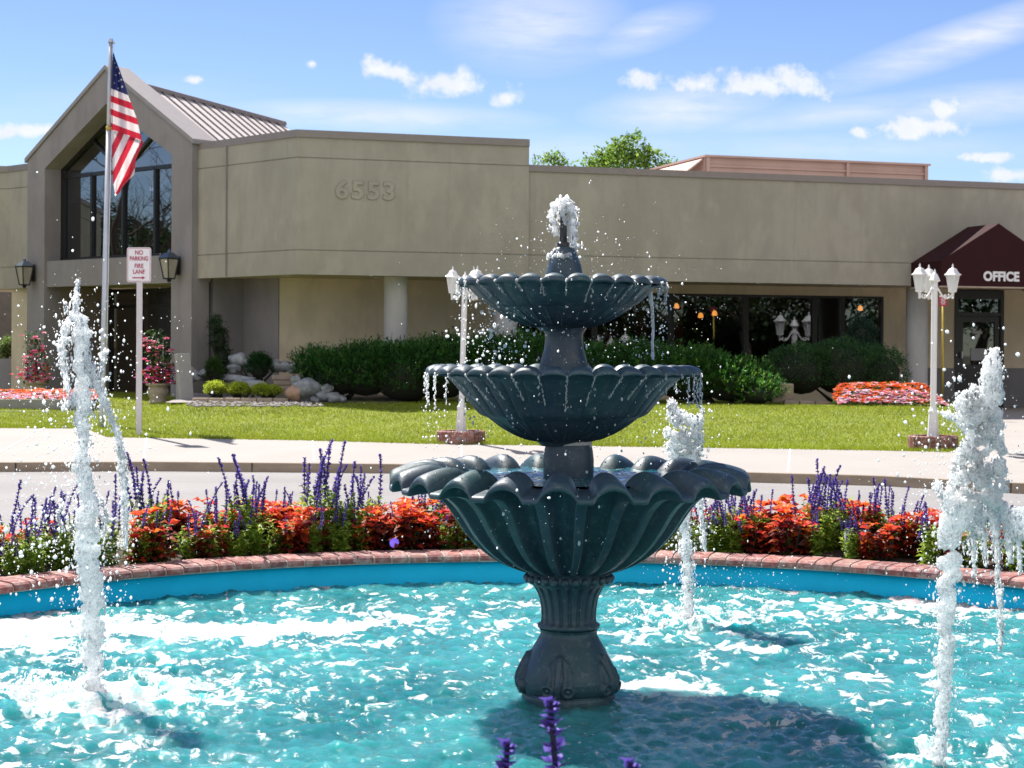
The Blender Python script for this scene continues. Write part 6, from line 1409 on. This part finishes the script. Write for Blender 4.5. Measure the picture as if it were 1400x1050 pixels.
# ================================================================== SIGNS
b = at(189.5, 595.5, 26.45); b.z = lz(b.x, b.y)-.02; d = b.y
r = thing('parking_sign', 'white no parking fire lane sign with red letters on a thin post', 'sign', b)
sc_ = d/FPX; ctr = at(190, 362, d); wS, hS = 33*sc_, 47.5*sc_
mb = MB(); mb.box((b.x, b.y+.02, (b.z-.05+ctr.z+.05)/2), (.088,.028,ctr.z+.1-b.z)); mb.build('post', simple('pale_post', (.60,.56,.57), .5, 0, .06), r, False, True, .005)
def rrect(w_, h_, rad, n=6):
    P = []
    for cx, cz, a0 in ((w_/2-rad,h_/2-rad,0),(-w_/2+rad,h_/2-rad,90),(-w_/2+rad,-h_/2+rad,180),(w_/2-rad,-h_/2+rad,270)):
        for i in range(n+1): a = math.radians(a0+90*i/n); P.append((cx+rad*math.cos(a), cz+rad*math.sin(a)))
    return P
mb = MB(); mb.prism([ctr+Vector((x,0,z)) for x, z in rrect(wS, hS, .035)], (0,.004,0)); pan = mb.build('panel', M['sign_white'], r)
mb = MB(); O_ = rrect(wS-.022, hS-.022, .030); I_ = rrect(wS-.034, hS-.034, .025); n = len(O_)
mb.add([ctr+Vector((x,-.004,z)) for x, z in O_+I_], [[i,(i+1)%n,n+(i+1)%n,n+i] for i in range(n)])
def arrow():
    z = -hS*.375; w_ = wS*.27
    mb.add([ctr+Vector((x,-.004,z+dz)) for x, dz in ((-w_,-.008),(w_*.55,-.008),(w_*.55,.008),(-w_,.008))], [[0,1,2,3]]); mb.add([ctr+Vector((x,-.004,z+dz)) for x, dz in ((w_*.5,-.026),(w_,0),(w_*.5,.026))], [[0,1,2]])
arrow(); mb.build('border_and_arrow', M['sign_red'], pan)
Rt = Matrix(((1,0,0),(0,0,-1),(0,1,0))).to_4x4()
for txt, dz, sz in (('NO',.345,.085),('PARKING',.175,.082),('FIRE',-.04,.082),('LANE',-.205,.082)):
    me = text_mesh(txt, sz, .0008, .0012, space=1.0); me.materials.clear(); me.materials.append(M['sign_red']); sx_ = {'PARKING': .82, 'LANE': .92, 'FIRE': .92, 'NO': .92}[txt]
    me.transform(Matrix.Translation(ctr+Vector((0,-.004,hS*dz))-r.location) @ Rt @ Matrix.Diagonal((sx_,1.12,1,1))); put('lettering', me, pan)
# small tag sign on a brass pole by the office
b = at(1288.5, 549, 34.6); ct = at(1289, 411, 34.6); r = thing('small_sign', 'small red and white notice on a thin brass pole by the office door', 'sign', b)
mb = MB(); mb.tube([b, Vector((b.x, b.y, ct.z+.05))], .022, 8); mb.build('pole', M['gold'], r, True)
mb = MB(); mb.prism([ct+Vector((x,-.026,z)) for x, z in rrect(.155,.215,.01)], (0,.004,0)); pn_ = mb.build('panel', M['sign_red'], r)
mb = MB(); mb.prism([ct+Vector((x,-.030,z)) for x, z in ((-.075,.07),(.075,.07),(.075,.104),(-.075,.104))], (0,.003,0))
for z, w_ in ((.03,.05),(.0,.035),(-.03,.05),(-.065,.04)): mb.prism([ct+Vector((x,-.030,z+dz)) for x, dz in ((-w_,-.007),(w_,-.007),(w_,.007),(-w_,.007))], (0,.003,0))
mb.build('notice_lines', M['sign_white'], pn_)
# a manhole-like dark strip in the paving at the right edge, leaf litter on the kerb
mb = MB(); p = onz(1392, 627, .27); mb.box((p.x+.3, p.y, p.z+.004), (.6,.03,.006)); dj = mb.build('paving_joint', M['black'], None); dj['kind'] = 'structure'
for me in [m_ for m_ in bpy.data.meshes if m_.users == 0]: bpy.data.meshes.remove(me)
